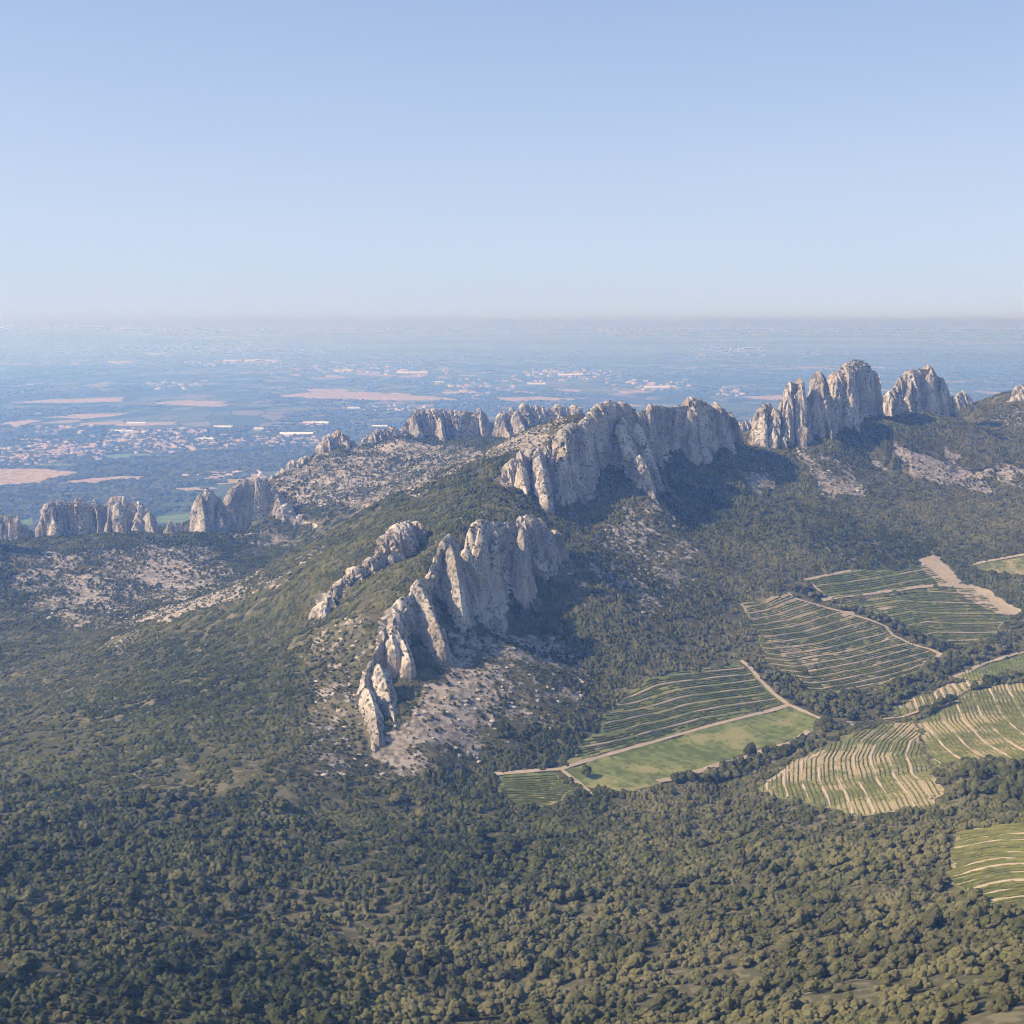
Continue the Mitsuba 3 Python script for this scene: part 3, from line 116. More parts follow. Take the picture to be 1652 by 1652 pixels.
PLAIN_FIELDS = [[[[-2037.6,5341.2],[-1771.4,5318.8],[-1563.4,5188.6],[-1600.6,5004.7],[-1618.7,4797.0],[-1809.6,4743.3]],"tan"],[[[-1590.5,4725.7],[-1528.5,4985.1],[-1402.2,5084.8],[-1226.2,5024.5],[-1353.5,4908.1],[-1470.8,4797.0]],"tan"],[[[-1169.6,4690.8],[-1063.8,4725.7],[-1017.4,4656.4],[-1128.1,4605.8]],"tan"],[[[-2731.4,8201.3],[-2561.1,8474.7],[-2334.0,8531.5],[-2327.8,8308.5],[-2502.3,8045.6]],"tan"],[[[-2486.1,9630.3],[-2319.4,10009.4],[-1955.7,9778.5],[-1869.4,9145.3],[-2150.1,9278.8]],"tan"],[[[-2803.4,7704.2],[-2733.1,7995.0],[-2613.3,7846.9],[-2624.2,7390.7]],"tan"],[[[-3419.4,9630.3],[-3271.1,10088.9],[-2850.1,10335.0],[-2675.1,9778.5],[-3037.6,9630.3]],"tan"],[[[-1786.4,10505.8],[-1516.5,11249.6],[-1100.5,11053.9],[-578.4,10419.7],[-335.1,10009.4],[-807.4,9854.3],[-1261.1,10009.4]],"tan"],[[[-2179.3,7657.8],[-1875.8,7798.8],[-1797.4,7612.0],[-2062.1,7477.6]],"tan"],[[[-1777.6,11662.4],[-1354.2,11556.4],[-1306.7,11150.9],[-1601.4,11150.9]],"tan"],[[[-207.7,10251.6],[247.9,10419.7],[458.6,10009.4],[60.3,9778.5]],"tan"],[[[1716.7,10419.7],[2042.4,10682.4],[2062.2,10088.9],[1767.5,9931.2]],"tan"],[[[11101.2,37388.2],[14455.0,39725.0],[13216.0,36320.0],[10503.8,34356.8]],"tan"],[[[-1744.5,5858.1],[-1566.9,5968.1],[-1466.2,5778.2],[-1615.0,5675.0]],"green"],[[[-1035.2,4010.1],[-896.0,4100.6],[-836.6,3828.9],[-988.4,3828.9]],"green"],[[[-1401.7,3947.8],[-1362.5,4048.4],[-1288.7,3828.9],[-1356.0,3772.1]],"green"],[[[-1857.2,5363.7],[-1865.0,5527.0],[-1694.6,5527.0],[-1675.3,5386.4]],"green"]]
TOWNS = [[0,160,712,748,230,1.0,[[-2384.3,6552.6],[-1922.5,6552.6],[-1621.6,5527.0],[-2011.1,5527.0]]],[150,330,704,732,230,1.0,[[-2035.3,6834.4],[-1493.3,6834.4],[-1297.9,5940.2],[-1769.0,5940.2]]],[290,470,704,722,90,1.0,[[-1613.8,6834.4],[-1071.8,6834.4],[-977.3,6231.4],[-1471.4,6231.4]]],[0,80,728,752,70,1.0,[[-2202.7,6053.3],[-1989.3,6053.3],[-1785.3,5432.5],[-1976.8,5432.5]]],[180,330,693,703,50,1.2,[[-2067.2,7264.0],[-1587.2,7264.0],[-1501.4,6871.4],[-1955.5,6871.4]]],[300,420,760,775,26,1.0,[[-1217.2,5252.9],[-939.5,5252.9],[-884.7,4946.3],[-1146.1,4946.3]]],[60,150,688,700,24,1.2,[[-2523.3,7477.6],[-2226.8,7477.6],[-2080.0,6984.6],[-2356.9,6984.6]]],[430,560,698,722,46,1.1,[[-1232.0,7062.2],[-827.6,7062.2],[-730.2,6231.4],[-1087.1,6231.4]]],[150,400,552,572,90,3.2,[[-11134.1,37388.2],[-7016.5,37388.2],[-4417.8,23540.7],[-7010.4,23540.7]]],[300,480,583,590,40,2.6,[[-4531.7,19556.9],[-2980.9,19556.9],[-2691.1,17655.6],[-4091.1,17655.6]]],[430,720,590,606,80,2.4,[[-3080.0,17655.6],[-824.4,17655.6],[-674.5,14445.5],[-2520.0,14445.5]]],[820,1000,594,616,70,2.2,[[-44.2,16726.3],[1282.1,16726.3],[994.3,12971.4],[-34.3,12971.4]]],[1120,1230,556,575,60,3.2,[[4332.6,33452.6],[5953.7,33452.6],[3969.1,22301.8],[2888.4,22301.8]]],[1270,1340,568,580,24,3.0,[[4972.8,25424.0],[5756.8,25424.0],[4642.6,20503.2],[4010.3,20503.2]]],[980,1130,612,632,40,2.0,[[917.4,13523.4],[1811.1,13523.4],[1493.3,11150.9],[756.5,11150.9]]],[330,560,562,572,50,3.0,[[-6312.7,28890.9],[-3385.5,28890.9],[-2758.5,23540.7],[-5143.7,23540.7]]],[700,830,610,640,40,2.0,[[-767.0,13817.4],[24.3,13817.4],[18.4,10419.7],[-578.4,10419.7]]],[560,700,655,668,20,1.6,[[-1087.3,9278.8],[-515.0,9278.8],[-470.4,8474.7],[-993.1,8474.7]]],[480,520,680,690,14,1.5,[[-1196.0,7846.9],[-1057.8,7846.9],[-996.3,7390.7],[-1126.5,7390.7]]],[240,330,615,630,20,2.0,[[-3383.1,13105.2],[-2863.5,13105.2],[-2480.0,11350.0],[-2930.0,11350.0]]],[1150,1210,625,640,14,1.8,[[1695.7,11880.4],[2009.7,11880.4],[1762.6,10419.7],[1487.2,10419.7]]]]
TOWN_TEXT = ["small pale house in the town at the far left of the plain","small pale house in the middle of the plain town beyond the left crags","small pale house at the right end of the plain town","small pale house at the near left edge of the plain town","small pale house in the strip behind the plain town","small pale house among the fields in front of the plain town","small pale house on the far left behind the plain town","small pale house beyond the stony hill beside the long white shed","pale house in the farthest settlement on the left, under the horizon","pale house in the bright strip left of centre under the horizon","pale house in the bright strip in the middle of the far plain","pale house in the settlement in the middle of the plain left of the skyline teeth","pale house in the farthest settlement right of centre","pale house in the far hamlet left of the highest dome","pale house in the settlement above the wide grey cliff","pale house in the hazy strip in the middle right under the horizon","pale house in the settlement above the flat topped cliff","pale house in the hamlet left of the flat topped cliff","pale house in the hamlet beside the stony hill on the plain","pale house in the hamlet in the fields left of centre","pale house in the hamlet seen above the notch"]
SHEDS = [[-1132.1,-971.7,6871.4,"white roofed long shed on the centre of the plain, twenty-first counted from the horizon down"],[-1557.0,-1459.9,7348.0,"white roofed short shed on the centre of the plain, eighteenth counted from the horizon down"],[-1323.6,-1275.9,7222.7,"white roofed short shed on the centre of the plain, nineteenth counted from the horizon down"],[-2082.4,-1981.8,7612.0,"white roofed short shed on the left of the plain, fifteenth counted from the horizon down"],[-1994.2,-1900.9,7062.2,"white roofed short shed on the left of the plain, twentieth counted from the horizon down"],[-1468.2,-1395.6,6586.5,"white roofed short shed on the centre of the plain, twenty-second counted from the horizon down"],[-5361.2,-5031.8,18694.1,"white roofed long shed on the left of the plain, sixth counted from the horizon down"],[-4014.8,-3756.3,19556.9,"white roofed short shed on the centre of the plain, fourth counted from the horizon down"],[-3713.2,-3239.4,19556.9,"white roofed long shed on the centre of the plain, fifth counted from the horizon down"],[-1126.7,-992.6,7612.0,"white roofed long shed on the centre of the plain, sixteenth counted from the horizon down"],[-1049.0,-970.1,8952.1,"white roofed short shed on the centre of the plain, fourteenth counted from the horizon down"],[4592.0,5027.6,28248.9,"white roofed long shed on the right of the plain, first counted from the horizon down"],[3044.4,3197.1,23112.7,"white roofed short shed on the right of the plain, third counted from the horizon down"],[-735.8,-654.4,7390.7,"white roofed short shed on the centre of the plain, seventeenth counted from the horizon down"],[-6128.9,-5765.9,23540.7,"white roofed long shed on the left of the plain, second counted from the horizon down"],[-5688.0,-5568.0,18160.0,"white roofed short shed on the left of the plain, seventh counted from the horizon down"],[-1225.4,-896.0,14955.3,"white roofed long shed on the centre of the plain, ninth counted from the horizon down"],[470.9,725.5,14445.5,"white roofed long shed on the right of the plain, tenth counted from the horizon down"],[131.8,296.5,12462.7,"white roofed short shed on the centre of the plain, twelfth counted from the horizon down"],[-1953.2,-1748.3,15502.4,"white roofed short shed on the centre of the plain, eighth counted from the horizon down"],[-712.7,-627.9,12840.4,"white roofed short shed on the centre of the plain, eleventh counted from the horizon down"],[1109.6,1317.0,11770.4,"white roofed long shed on the right of the plain, thirteenth counted from the horizon down"]]
LONE_TREES = [[178.2,1050.9,5.5,8.5,"round dark tree standing alone at the lower edge of the bright green field"],[168.9,1036.4,3.6,5.0,"smaller tree left of the round dark tree by the bright field"],[52.0,991.5,5,6.5,"leafy tree at the near corner of the bright field"],[183.6,1044.3,3.4,4.4,"low tree just right of the round dark tree by the bright field"],[256.6,1228.8,3,4,"bush standing on the dry terraces beside the bare patch"],[371.8,1242.8,3,4,"small pale tree at the left end of the green right edge field"]]
HEDGE_TEXT = ["dark tree in the wooded line along the stream","dark tree in the hedge between the terraces and the upper field","tree on the brushy bank between the terraces and the striped slope","tree in the gap between the two upper vineyards","tree in the hedge above the curved terraces","tree of the dark wood at the lower right corner"]
HEDGE_GROUP = ["trees along the stream","trees in the hedge below the upper field","trees on the brushy bank","trees between the upper vineyards","trees above the curved terraces","trees of the lower right wood"]
FIELD_TEXT = {"V1":"in the topmost terraced field","V2":"in the wide upper right field","V3":"on the dry middle terraces","V4":"on the striped slope","V5":"in the bright smooth field","V6":"in the small bottom plot","V7":"in the narrow striped strip","V8":"in the right edge field","V9":"on the curved lower right terraces","V10":"on the bottom terrace fan","V13":"in the field near the lower right edge","V11":""}
FIELD_GROUP = {"V1":"in the topmost terraced field","V2":"in the wide upper right field","V3":"on the dry middle terraces","V4":"on the striped slope","V5":"in the bright smooth field","V6":"in the small bottom plot","V7":"in the narrow striped strip","V8":"in the right edge field","V9":"on the curved lower right terraces","V10":"on the bottom terrace fan","V13":"in the field near the lower right edge","V11":""}
SMOOTH = [f[1] for f in FIELDS]

# ---- the lie of the land -------------------------------------------------------------------------------------------------
def axis(knots):
    out = [np.arange(a, b, s) for (a, b, s) in knots]
    return np.concatenate(out + [[knots[-1][1]]])

GX = axis([(-3400, -1100, 50), (-1100, -760, 10), (-760, 1000, 5), (1000, 1300, 10), (1300, 3400, 50)])
GY = axis([(-2400, -400, 50), (-400, 420, 20), (420, 2440, 5), (2440, 2700, 10), (2700, 3900, 50)])

def in_poly(poly, x, y):
    poly = np.asarray(poly, float)
    inside = np.zeros(np.shape(x), bool)
    for (x0, y0), (x1, y1) in zip(poly, np.roll(poly, -1, 0)):
        if y0 != y1:
            inside ^= ((y0 > y) != (y1 > y)) & (x < (x1 - x0) * (y - y0) / (y1 - y0) + x0)
    return inside

def make_heights(smooth_areas):
    pts = np.array(LAND)
    rbf = RBFInterpolator(pts[:, :2], pts[:, 2], kernel='linear', smoothing=1.0)
    def coarse(x0, x1, y0, y1, s, blur):
        xs, ys = np.arange(x0, x1 + .1, s), np.arange(y0, y1 + .1, s)
        X, Y = np.meshgrid(xs, ys, indexing='ij')
        Z = gaussian_filter(rbf(np.stack([X.ravel(), Y.ravel()], 1)).reshape(X.shape), blur)
        return RegularGridInterpolator((xs, ys), Z, method='linear', bounds_error=False, fill_value=None)
    wide, close = coarse(-3400, 3400, -2400, 3900, 40, 1.0), coarse(-860, 1100, 380, 2500, 8, 1.0)
    X, Y = np.meshgrid(GX, GY, indexing='ij')
    q = np.stack([X, Y], -1)
    w = np.clip(np.minimum.reduce([X + 850, 1090 - X, Y - 390, 2490 - Y]) / 120, 0, 1)
    Z = wide(q) * (1 - w) + close(q) * w
    flat = np.zeros(X.shape)
    for poly in smooth_areas:
        flat = np.maximum(flat, in_poly(poly, X, Y))
    sub = gaussian_filter(flat, 3)
    p = np.stack([X, Y, X * 0], -1)
    rough = (meshkit.fbm(p / 150, 4, 5) - .5) * 17 + (meshkit.fbm(p / 38, 3, 9) - .5) * 6
    gully = np.abs(meshkit.fbm(p / 95, 3, 31) - .5) * 16 - 2
    w2 = np.clip(Z / 120, 0, 1)
    return Z + (rough - gully * .35) * (1 - sub) * w2

def height(x, y):
    """Ground height, exactly on the triangles of the ground sheet."""
    x, y = np.asarray(x, float), np.asarray(y, float)
    i = np.clip(np.searchsorted(GX, x) - 1, 0, len(GX) - 2); j = np.clip(np.searchsorted(GY, y) - 1, 0, len(GY) - 2)
    u = (x - GX[i]) / (GX[i + 1] - GX[i]); v = (y - GY[j]) / (GY[j + 1] - GY[j])
    a, b, c, d = GZ[i, j], GZ[i + 1, j], GZ[i, j + 1], GZ[i + 1, j + 1]
    return np.where(u + v < 1, a + u * (b - a) + v * (c - a), d + (1 - u) * (c - d) + (1 - v) * (b - d))

GZ = make_heights(SMOOTH)

# ---- ground ---------------------------------------------------------------------------------------------------------------
GXX, GYY = np.meshgrid(GX, GY, indexing='ij')
def stony(x, y):
    """How much bare stone shows at (x, y)."""
    q = np.stack([x / 26, y / 26, np.zeros(np.shape(x))], -1)
    x, y = x + (meshkit.fbm(q, 3, 41) - .5) * 44, y + (meshkit.fbm(q, 3, 43) - .5) * 60
    s = np.zeros(np.shape(x))
    for poly, k in SCREE:
        P = np.asarray(poly)
        near = (x > P[:, 0].min()) & (x < P[:, 0].max()) & (y > P[:, 1].min()) & (y < P[:, 1].max())
        if near.any():
            t = np.zeros(np.shape(x)); t[near] = in_poly(poly, x[near], y[near]) * k
            s = np.maximum(s, t)
    return s
stone_grid = stony(GXX, GYY)
crag_near = np.zeros(GXX.shape)
for cr in CRAGS:
    for q in np.array(cr['crest'])[:, :2]:
        d = np.hypot(GXX - q[0], GYY - q[1])
        crag_near = np.maximum(crag_near, np.clip(1.0 - d / 16, 0, .45))
stone_grid = gaussian_filter(np.maximum(stone_grid, crag_near), .8)
sp = np.stack([GXX, GYY, GZ], -1)
stone_grid = np.clip(stone_grid + (meshkit.fbm(sp / 60, 3, 77) > .64) * .3, 0, 1)
STONE = RegularGridInterpolator((GX, GY), stone_grid, bounds_error=False, fill_value=0)
nx, ny = GXX.shape
i, j = np.meshgrid(np.arange(nx - 1), np.arange(ny - 1), indexing='ij')
a = (i * ny + j).ravel()
tri = np.concatenate([np.stack([a, a + ny, a + 1], -1), np.stack([a + ny, a + ny + 1, a + 1], -1)])
keep = GZ.ravel()[tri].max(1) > -12
add('hills', mesh(sp.reshape(-1, 3), tri[keep]), 'ground_bsdf', True, np.stack([stone_grid.ravel(), stone_grid.ravel()], -1), kind='structure')

# the plain: one sheet out to the horizon, with faint swells
e = np.concatenate([-np.geomspace(94000, 700, 72), np.linspace(-600, 600, 9), np.geomspace(700, 94000, 72)])
PX, PY = np.meshgrid(e, e, indexing='ij')
swell = (meshkit.fbm(np.stack([PX / 4200, PY / 4200, PX * 0], -1), 3, 3) - .5) * 26 * np.clip(1.6 - np.hypot(PX, PY) / 30000, 0, 1)
far = np.clip((np.hypot(PX, PY) - 9000) / 6000, 0, 1)
PZ = swell * far
add('plain', mesh(np.stack([PX, PY, PZ], -1).reshape(-1, 3), grid_faces(len(e), len(e))), 'plain_bsdf', True, kind='structure')
PLAIN_Z = RegularGridInterpolator((e, e), PZ)
# low blue ridges at the far edge of the plain
def far_ridge(key, x0, x1, y, h, depth, seed):
    xs = np.linspace(x0, x1, 120)
    rows = []
    for k, f in enumerate((0, .45, .8, 1, .8, .45, 0)):
        prof = h * np.sin(np.linspace(0, math.pi, 120)) ** .6 * (.55 + .9 * meshkit.fbm(np.stack([xs / 5200, xs * 0 + k * .15, xs * 0], -1), 3, seed))
        rows.append(np.stack([xs, np.full(120, y + (k - 3) * depth), prof * f - 5], -1))
    add(key, mesh(np.array(rows).reshape(-1, 3), grid_faces(7, 120)), 'leaf_mid', True, kind='structure')
far_ridge('far_hills', -30000, -11000, 52000, 330, 1500, 4)
far_ridge('far_hills_001', 4000, 30000, 60000, 190, 1800, 7)
far_ridge('far_hills_002', 3200, 12500, 20500, 125, 900, 12)
far_ridge('far_hills_003', -14500, -6500, 33000, 240, 1200, 15)

# fields, tracks and bare earth: sheets draped on the ground
def drape(poly, lift, step=5.0):
    if isinstance(poly, (list, tuple, np.ndarray)): poly = Polygon(poly)
    poly = poly.buffer(0)
    if poly.geom_type != 'Polygon': poly = max(poly.geoms, key=lambda g: g.area)
    poly = poly.segmentize(step)
    v, f = trimesh.creation.triangulate_polygon(poly.simplify(.1).segmentize(step), engine='earcut')
    m = trimesh.Trimesh(np.column_stack([v, np.zeros(len(v))]), f, process=True)
    vv, ff = trimesh.remesh.subdivide_to_size(m.vertices, m.faces, step, max_iter=12)
    vv[:, 2] = height(vv[:, 0], vv[:, 1]) + lift
    n = np.cross(vv[ff[:, 1]] - vv[ff[:, 0]], vv[ff[:, 2]] - vv[ff[:, 0]])[:, 2] < 0
    ff[n] = ff[n][:, ::-1]
    return mesh(vv, ff)
def ragged(line, w, seed, closed=False):
    """A strip of uneven width along a line."""
    ls = LineString(line).segmentize(4)
    c = np.array(ls.coords)
    w = w * (.75 + .7 * meshkit.fbm(np.column_stack([c / 9, c[:, 0] * 0]), 2, seed))
    t = np.gradient(c, axis=0); t /= np.linalg.norm(t, axis=1, keepdims=True) + 1e-9
    nrm = np.stack([-t[:, 1], t[:, 0]], -1)
    return Polygon(np.vstack([c + nrm * w[:, None] / 2, (c - nrm * w[:, None] / 2)[::-1]])).buffer(0)

FIELD_SHAPES = {}
for name, poly, base, spacing, per, mat in FIELDS:
    c = np.array(Polygon(poly).buffer(4).buffer(-4).segmentize(4).exterior.coords)
    q = np.column_stack([c / 13, c[:, 0] * 0])
    g = Polygon(c + (np.stack([meshkit.fbm(q, 3, 5), meshkit.fbm(q, 3, 6)], -1) - .5) * 11).buffer(0)
    FIELD_SHAPES[name] = g
    add(numbered('field'), drape(g, .45), mat, True, kind='structure')
TRACK_SHAPES = []
for k, (line, w) in enumerate(TRACKS):
    g = ragged(line, w, k)
    TRACK_SHAPES.append(g)
    add(numbered('track'), drape(g, .75, 3.0), 'soil', True, kind='structure')
BARE_SHAPES = []
for poly in BARE:
    g = Polygon(poly).buffer(2).buffer(-2).segmentize(3)
    c = np.array(g.exterior.coords)
    c = c + (np.stack([meshkit.noise(np.column_stack([c / 5, c[:, 0] * 0]), 3), meshkit.noise(np.column_stack([c / 5, c[:, 0] * 0]), 4)], -1) - .5) * 7
    g = Polygon(c).buffer(0)
    BARE_SHAPES.append(g)
    add(numbered('bare_earth'), drape(g, .65, 3.0), 'soil', True, kind='structure')
for poly, kind in PLAIN_FIELDS:
    g = Polygon(poly).buffer(0).segmentize(60)
    v, f = trimesh.creation.triangulate_polygon(g, engine='earcut')
    v = v + (np.stack([meshkit.noise(np.column_stack([v / 130, v[:, 0] * 0]), 3), meshkit.noise(np.column_stack([v / 130, v[:, 0] * 0]), 4)], -1) - .5) * 90
    m = trimesh.Trimesh(np.column_stack([v, v[:, 0] * 0]), f)
    vv, ff = trimesh.remesh.subdivide_to_size(m.vertices, m.faces, 400, max_iter=8)
    vv[:, 2] = PLAIN_Z(vv[:, :2]) + 1.5
    add(numbered('stubble_field' if kind == 'tan' else 'crop_field'), mesh(vv, ff), 'stubble' if kind == 'tan' else 'crop_green', True, kind='structure')

# ---- rock crags ------------------------------------------------------------------------------------------------------------
def blocks(p, size, seed):
    """Angular fracture: each cell of a jittered lattice has its own offset and its own tilt."""
    rg = np.random.default_rng(seed)
    q = p.reshape(-1, 3) / size
    lo, hi = q.min(0) - 1, q.max(0) + 1
    g = np.stack(np.meshgrid(*[np.arange(a, b) for a, b in zip(lo, hi)], indexing='ij'), -1).reshape(-1, 3)
    g = g + rg.uniform(-.48, .48, g.shape)
    _, k = cKDTree(g).query(q)
    off, tilt = rg.uniform(-1, 1, len(g)), rg.normal(0, 1, g.shape) * [.8, .8, .5]
    return (off[k] + ((q - g[k]) * tilt[k]).sum(1) * 1.3).reshape(p.shape[:-1])

def ridged(p, seed, octv=3):
    return 1 - np.abs(2 * meshkit.fbm(p, octv, seed) - 1) * 2

def ribbon(crest, wt, slope, amp, lam, jag, seed, taper=(6, 6), lean=.1, step=1.25):
    """A rock wall under a crest line: both faces down into the ground, split into slabs and ledges by noise along the strike."""
    c = np.asarray(crest, float)
    s = np.concatenate([[0], np.cumsum(np.linalg.norm(np.diff(c[:, :2], axis=0), axis=1) + .35 * np.abs(np.diff(c[:, 2])))])
    L = s[-1]
    n = max(6, int(L / step))
    u = np.linspace(0, L, n)
    xy = np.stack([np.interp(u, s, c[:, k]) for k in (0, 1)], -1)
    z = np.interp(u, s, c[:, 2])
    xy = gaussian_filter(xy, (2.0, 0), mode='nearest')
    t = np.gradient(xy, axis=0); t = gaussian_filter(t, (3, 0), mode='nearest'); t /= np.linalg.norm(t, axis=1, keepdims=True) + 1e-9
    nrm = np.stack([t[:, 1], -t[:, 0]], -1)
    q = np.stack([u, u * 0 + seed * 3.1, u * 0], -1)
    rg = np.random.default_rng(seed)
    lean = lean + rg.uniform(-.08, .08)
    turn = -1 if xy[-1, 0] < xy[0, 0] else 1                       # slabs step the same way whichever way the crest was drawn
    def slabs(us, zs, ps):
        """Slab number, place across the slab and the slab's own random numbers, for points along the strike."""
        w = turn * (us + lean * (zs - z.mean()) + lam * .9 * (meshkit.fbm(ps / (lam * 2.2), 2, seed) - .5)) / lam
        w = w + 1.1 * (meshkit.noise(np.stack([w * .8, w * 0 + seed, w * 0], -1), seed) - .5)
        cell = np.floor(w)
        h = lambda k: meshkit.noise(np.stack([cell + .0, cell * 0 + k, cell * 0 + seed], -1), seed + k)
        return w - cell, h(1), h(2), h(3)
    fr0, ra, rb, rc = slabs(u, z, np.stack([xy[:, 0], xy[:, 1], z], -1))
    z = z + jag * ((ra - .55) * 1.5 - (fr0 - .35) * (.4 + rb) * 1.1) + jag * .45 * (meshkit.noise(q / 2.6, seed + 2) - .5) - jag * .5 * (np.abs(fr0) < .06)
    g0 = height(xy[:, 0], xy[:, 1])
    end = np.minimum(np.clip(u / max(taper[0], .1), 0, 1), np.clip((L - u) / max(taper[1], .1), 0, 1)) ** .5
    z = np.maximum(z, g0 + 1.0)
    z = g0 - 3 + (z - g0 + 3) * end
    w = wt * (.6 + .8 * meshkit.noise(q / 14, seed + 5)) * (.35 + .65 * end)
    zb = []
    for side in (1, -1):
        b = g0.copy()
        for _ in range(4):
            off = w + slope * np.maximum(z - b, 0)
            h = height(xy[:, 0] + side * nrm[:, 0] * off, xy[:, 1] + side * nrm[:, 1] * off)
            b = np.minimum(b, h) if _ == 0 else h
        zb.append(gaussian_filter(minimum_filter(np.minimum(b, z - 1), 9), 2) - 14)
    M = int(np.clip(np.max(z - np.minimum(zb[0], zb[1])) / 1.5, 6, 90))
    f = np.linspace(0, 1, M) ** 1.12
    rows = []
    for k, side in enumerate((1, -1)):
        hh = f[None, :] * (z - zb[k])[:, None]
        rr = np.clip(hh / (1.6 * w[:, None]), 0, 1)
        o = w[:, None] * rr ** .8 + slope * hh
        o = o + np.clip(f - .62, 0, 1)[None, :] ** 1.5 * (z - zb[k])[:, None] * .55       # broken rock piled at the foot
        o = o * (np.clip(u / 4, 0.15, 1) * np.clip((L - u) / 4, .15, 1))[:, None] ** .5
        P = np.stack([xy[:, None, 0] + side * nrm[:, None, 0] * o, xy[:, None, 1] + side * nrm[:, None, 1] * o, z[:, None] - hh], -1)
        rows.append(P if k == 0 else P[:, 1:])
    P = np.concatenate([rows[1][:, ::-1], rows[0]], 1)          # across the wall: far side, crest, near side
    side = np.concatenate([-np.ones(M - 1), np.zeros(1), np.ones(M - 1)])
    depth = np.concatenate([f[1:][::-1], [0], f[1:]])
    # slabs: a steep step where each begins, then one flat tilted face
    fr, r1, r2, r3 = slabs(u[:, None] + P[..., 2] * 0, P[..., 2], P)
    d = amp * ((r1 - .5) * 1.3 + (.5 - fr) * (.5 + 1.2 * r2))
    fr2, s1, s2, _ = slabs(u[:, None] * 2.9 + 31 + 3.5 * meshkit.noise(P / np.array([11, 11, 22.]), seed + 8), P[..., 2] * 1.6, P)
    d = d + amp * .30 * ((s1 - .5) + (.5 - fr2) * (.4 + s2))
    big = lam * .85
    d = d + amp * .20 * blocks(P, np.array([big, big, big * 2.2]), seed + 11) + amp * .11 * blocks(P, np.array([4.4, 4.4, 7.5]), seed + 12)
    crack = np.abs(meshkit.fbm(P / np.array([13., 13, 30]), 2, seed + 14) - .5)
    d = d - amp * .5 * np.clip(1 - crack / .02, 0, 1) + .35 * (meshkit.fbm(P / 2.4, 2, seed + 4) - .5) * 2
    fall = (.35 + .65 * np.clip(depth * 7, 0, 1))[None, :] * np.clip((z - g0 + 3) / 14, .25, 1)[:, None]
    du, dv = np.gradient(P, axis=0), np.gradient(P, axis=1)
    N = np.cross(du, dv); N /= np.linalg.norm(N, axis=-1, keepdims=True) + 1e-9
    out = np.sign(side)[None, :, None] * nrm[:, None, :]
    sgn = np.sign((N[..., :2] * out).sum(-1).sum() + 1e-9)
    P = P + N * sgn * (d * fall)[..., None]
    F = grid_faces(*P.shape[:2])
    if sgn < 0: F = F[:, ::-1]
    return P, mesh(P.reshape(-1, 3), F)

LEDGES, CRAG_LINES = [], []
for k, cr in enumerate(CRAGS):
    key = numbered('rock_crag')
    P, m = ribbon(cr['crest'], cr['wt'], cr['slope'], cr['amp'], cr['lam'], cr['jag'], 100 + k * 17, cr['taper'], cr['lean'])
    add(key if not cr['ribs'] else key + '__wall', m, 'rock_bsdf')
    labels[key] = {'label': cr['label'], 'category': 'rock crag', 'group': 'limestone crags of the ridge'}
    LEDGES.append((P, cr['name']))
    CRAG_LINES.append(LineString(np.array(cr['crest'])[:, :2]))
    for r, rb in enumerate(cr['ribs']):
        P, m = ribbon(rb['crest'], rb['wt'], rb['slope'], cr['amp'] * .5, cr['lam'] * .8, cr['jag'] * .5, 131 + k * 17 + r * 5, (3, 4), cr['lean'] * .5)
        add(key + '__' + ('rib' if r == 0 else f'rib_{r:03d}'), m, 'rock_bsdf')
        LEDGES.append((P, cr['name']))

# ---- trees and shrubs ------------------------------------------------------------------------------------------------------
def blob(sub, rx, rz, seed, rough=.3):
    m = trimesh.creation.icosphere(subdivisions=sub)
    v = np.array(m.vertices)
    v *= (1 + rough * 2 * (meshkit.fbm(v * 1.9 + seed * 7.7, 2, seed) - .5) + rough * .8 * (meshkit.noise(v * 5.1 + seed, seed) - .5))[:, None]
    v[:, 2] = np.where(v[:, 2] < -.35, -.35 + (v[:, 2] + .35) * .3, v[:, 2])
    return v * [rx, rx, rz], np.array(m.faces)
def clumps(n, sub, seed, spread=.62, tall=1.0):
    """A crown of unit radius: N leafy lumps set round and above a core."""
    rg = np.random.default_rng(seed)
    vs, fs, at = [], [], 0
    for k in range(n):
        ang, up = rg.uniform(0, 2 * math.pi), rg.uniform(0, 1)
        r = spread * math.sqrt(rg.uniform(.15, 1)) * (1 - .55 * up)
        s = rg.uniform(.24, .52) * (1 - .25 * up)
        if k == 0: ang, r, s, up = 0, 0, .72, .3
        v, f = blob(sub, s, s * rg.uniform(.75, 1.0), seed * 31 + k, .38)
        vs.append(v + [r * math.cos(ang), r * math.sin(ang), (.45 + .75 * up) * tall]); fs.append(f + at); at += len(v)
    return mesh(np.vstack(vs), np.vstack(fs))
def trunk(seed, h=.8):
    rg = np.random.default_rng(seed)
    vs, fs, at = [], [], 0
    for k in range(4):
        ang = rg.uniform(0, 6.3)
        p = [np.array([0, 0, -.35]), np.array([.02, 0, h * .5]), np.array([.35 * math.cos(ang), .35 * math.sin(ang), h])] if k else [np.array([0, 0, -.4]), np.array([0, .02, h * .5]), np.array([.03, .02, h * 1.1])]
        rad = [.075, .055, .02] if not k else [.05, .04, .012]
        ring = np.arange(6) * math.pi / 3
        v = np.vstack([q + r * np.stack([np.cos(ring), np.sin(ring), ring * 0], -1) for q, r in zip(p, rad)])
        f = [[a + 6 * b, (a + 1) % 6 + 6 * b, (a + 1) % 6 + 6 * b + 6, a + 6 * b + 6] for b in range(2) for a in range(6)]
        vs.append(v); fs.append(np.array(f) + at); at += len(v)
    return mesh(np.vstack(vs), np.vstack(fs))

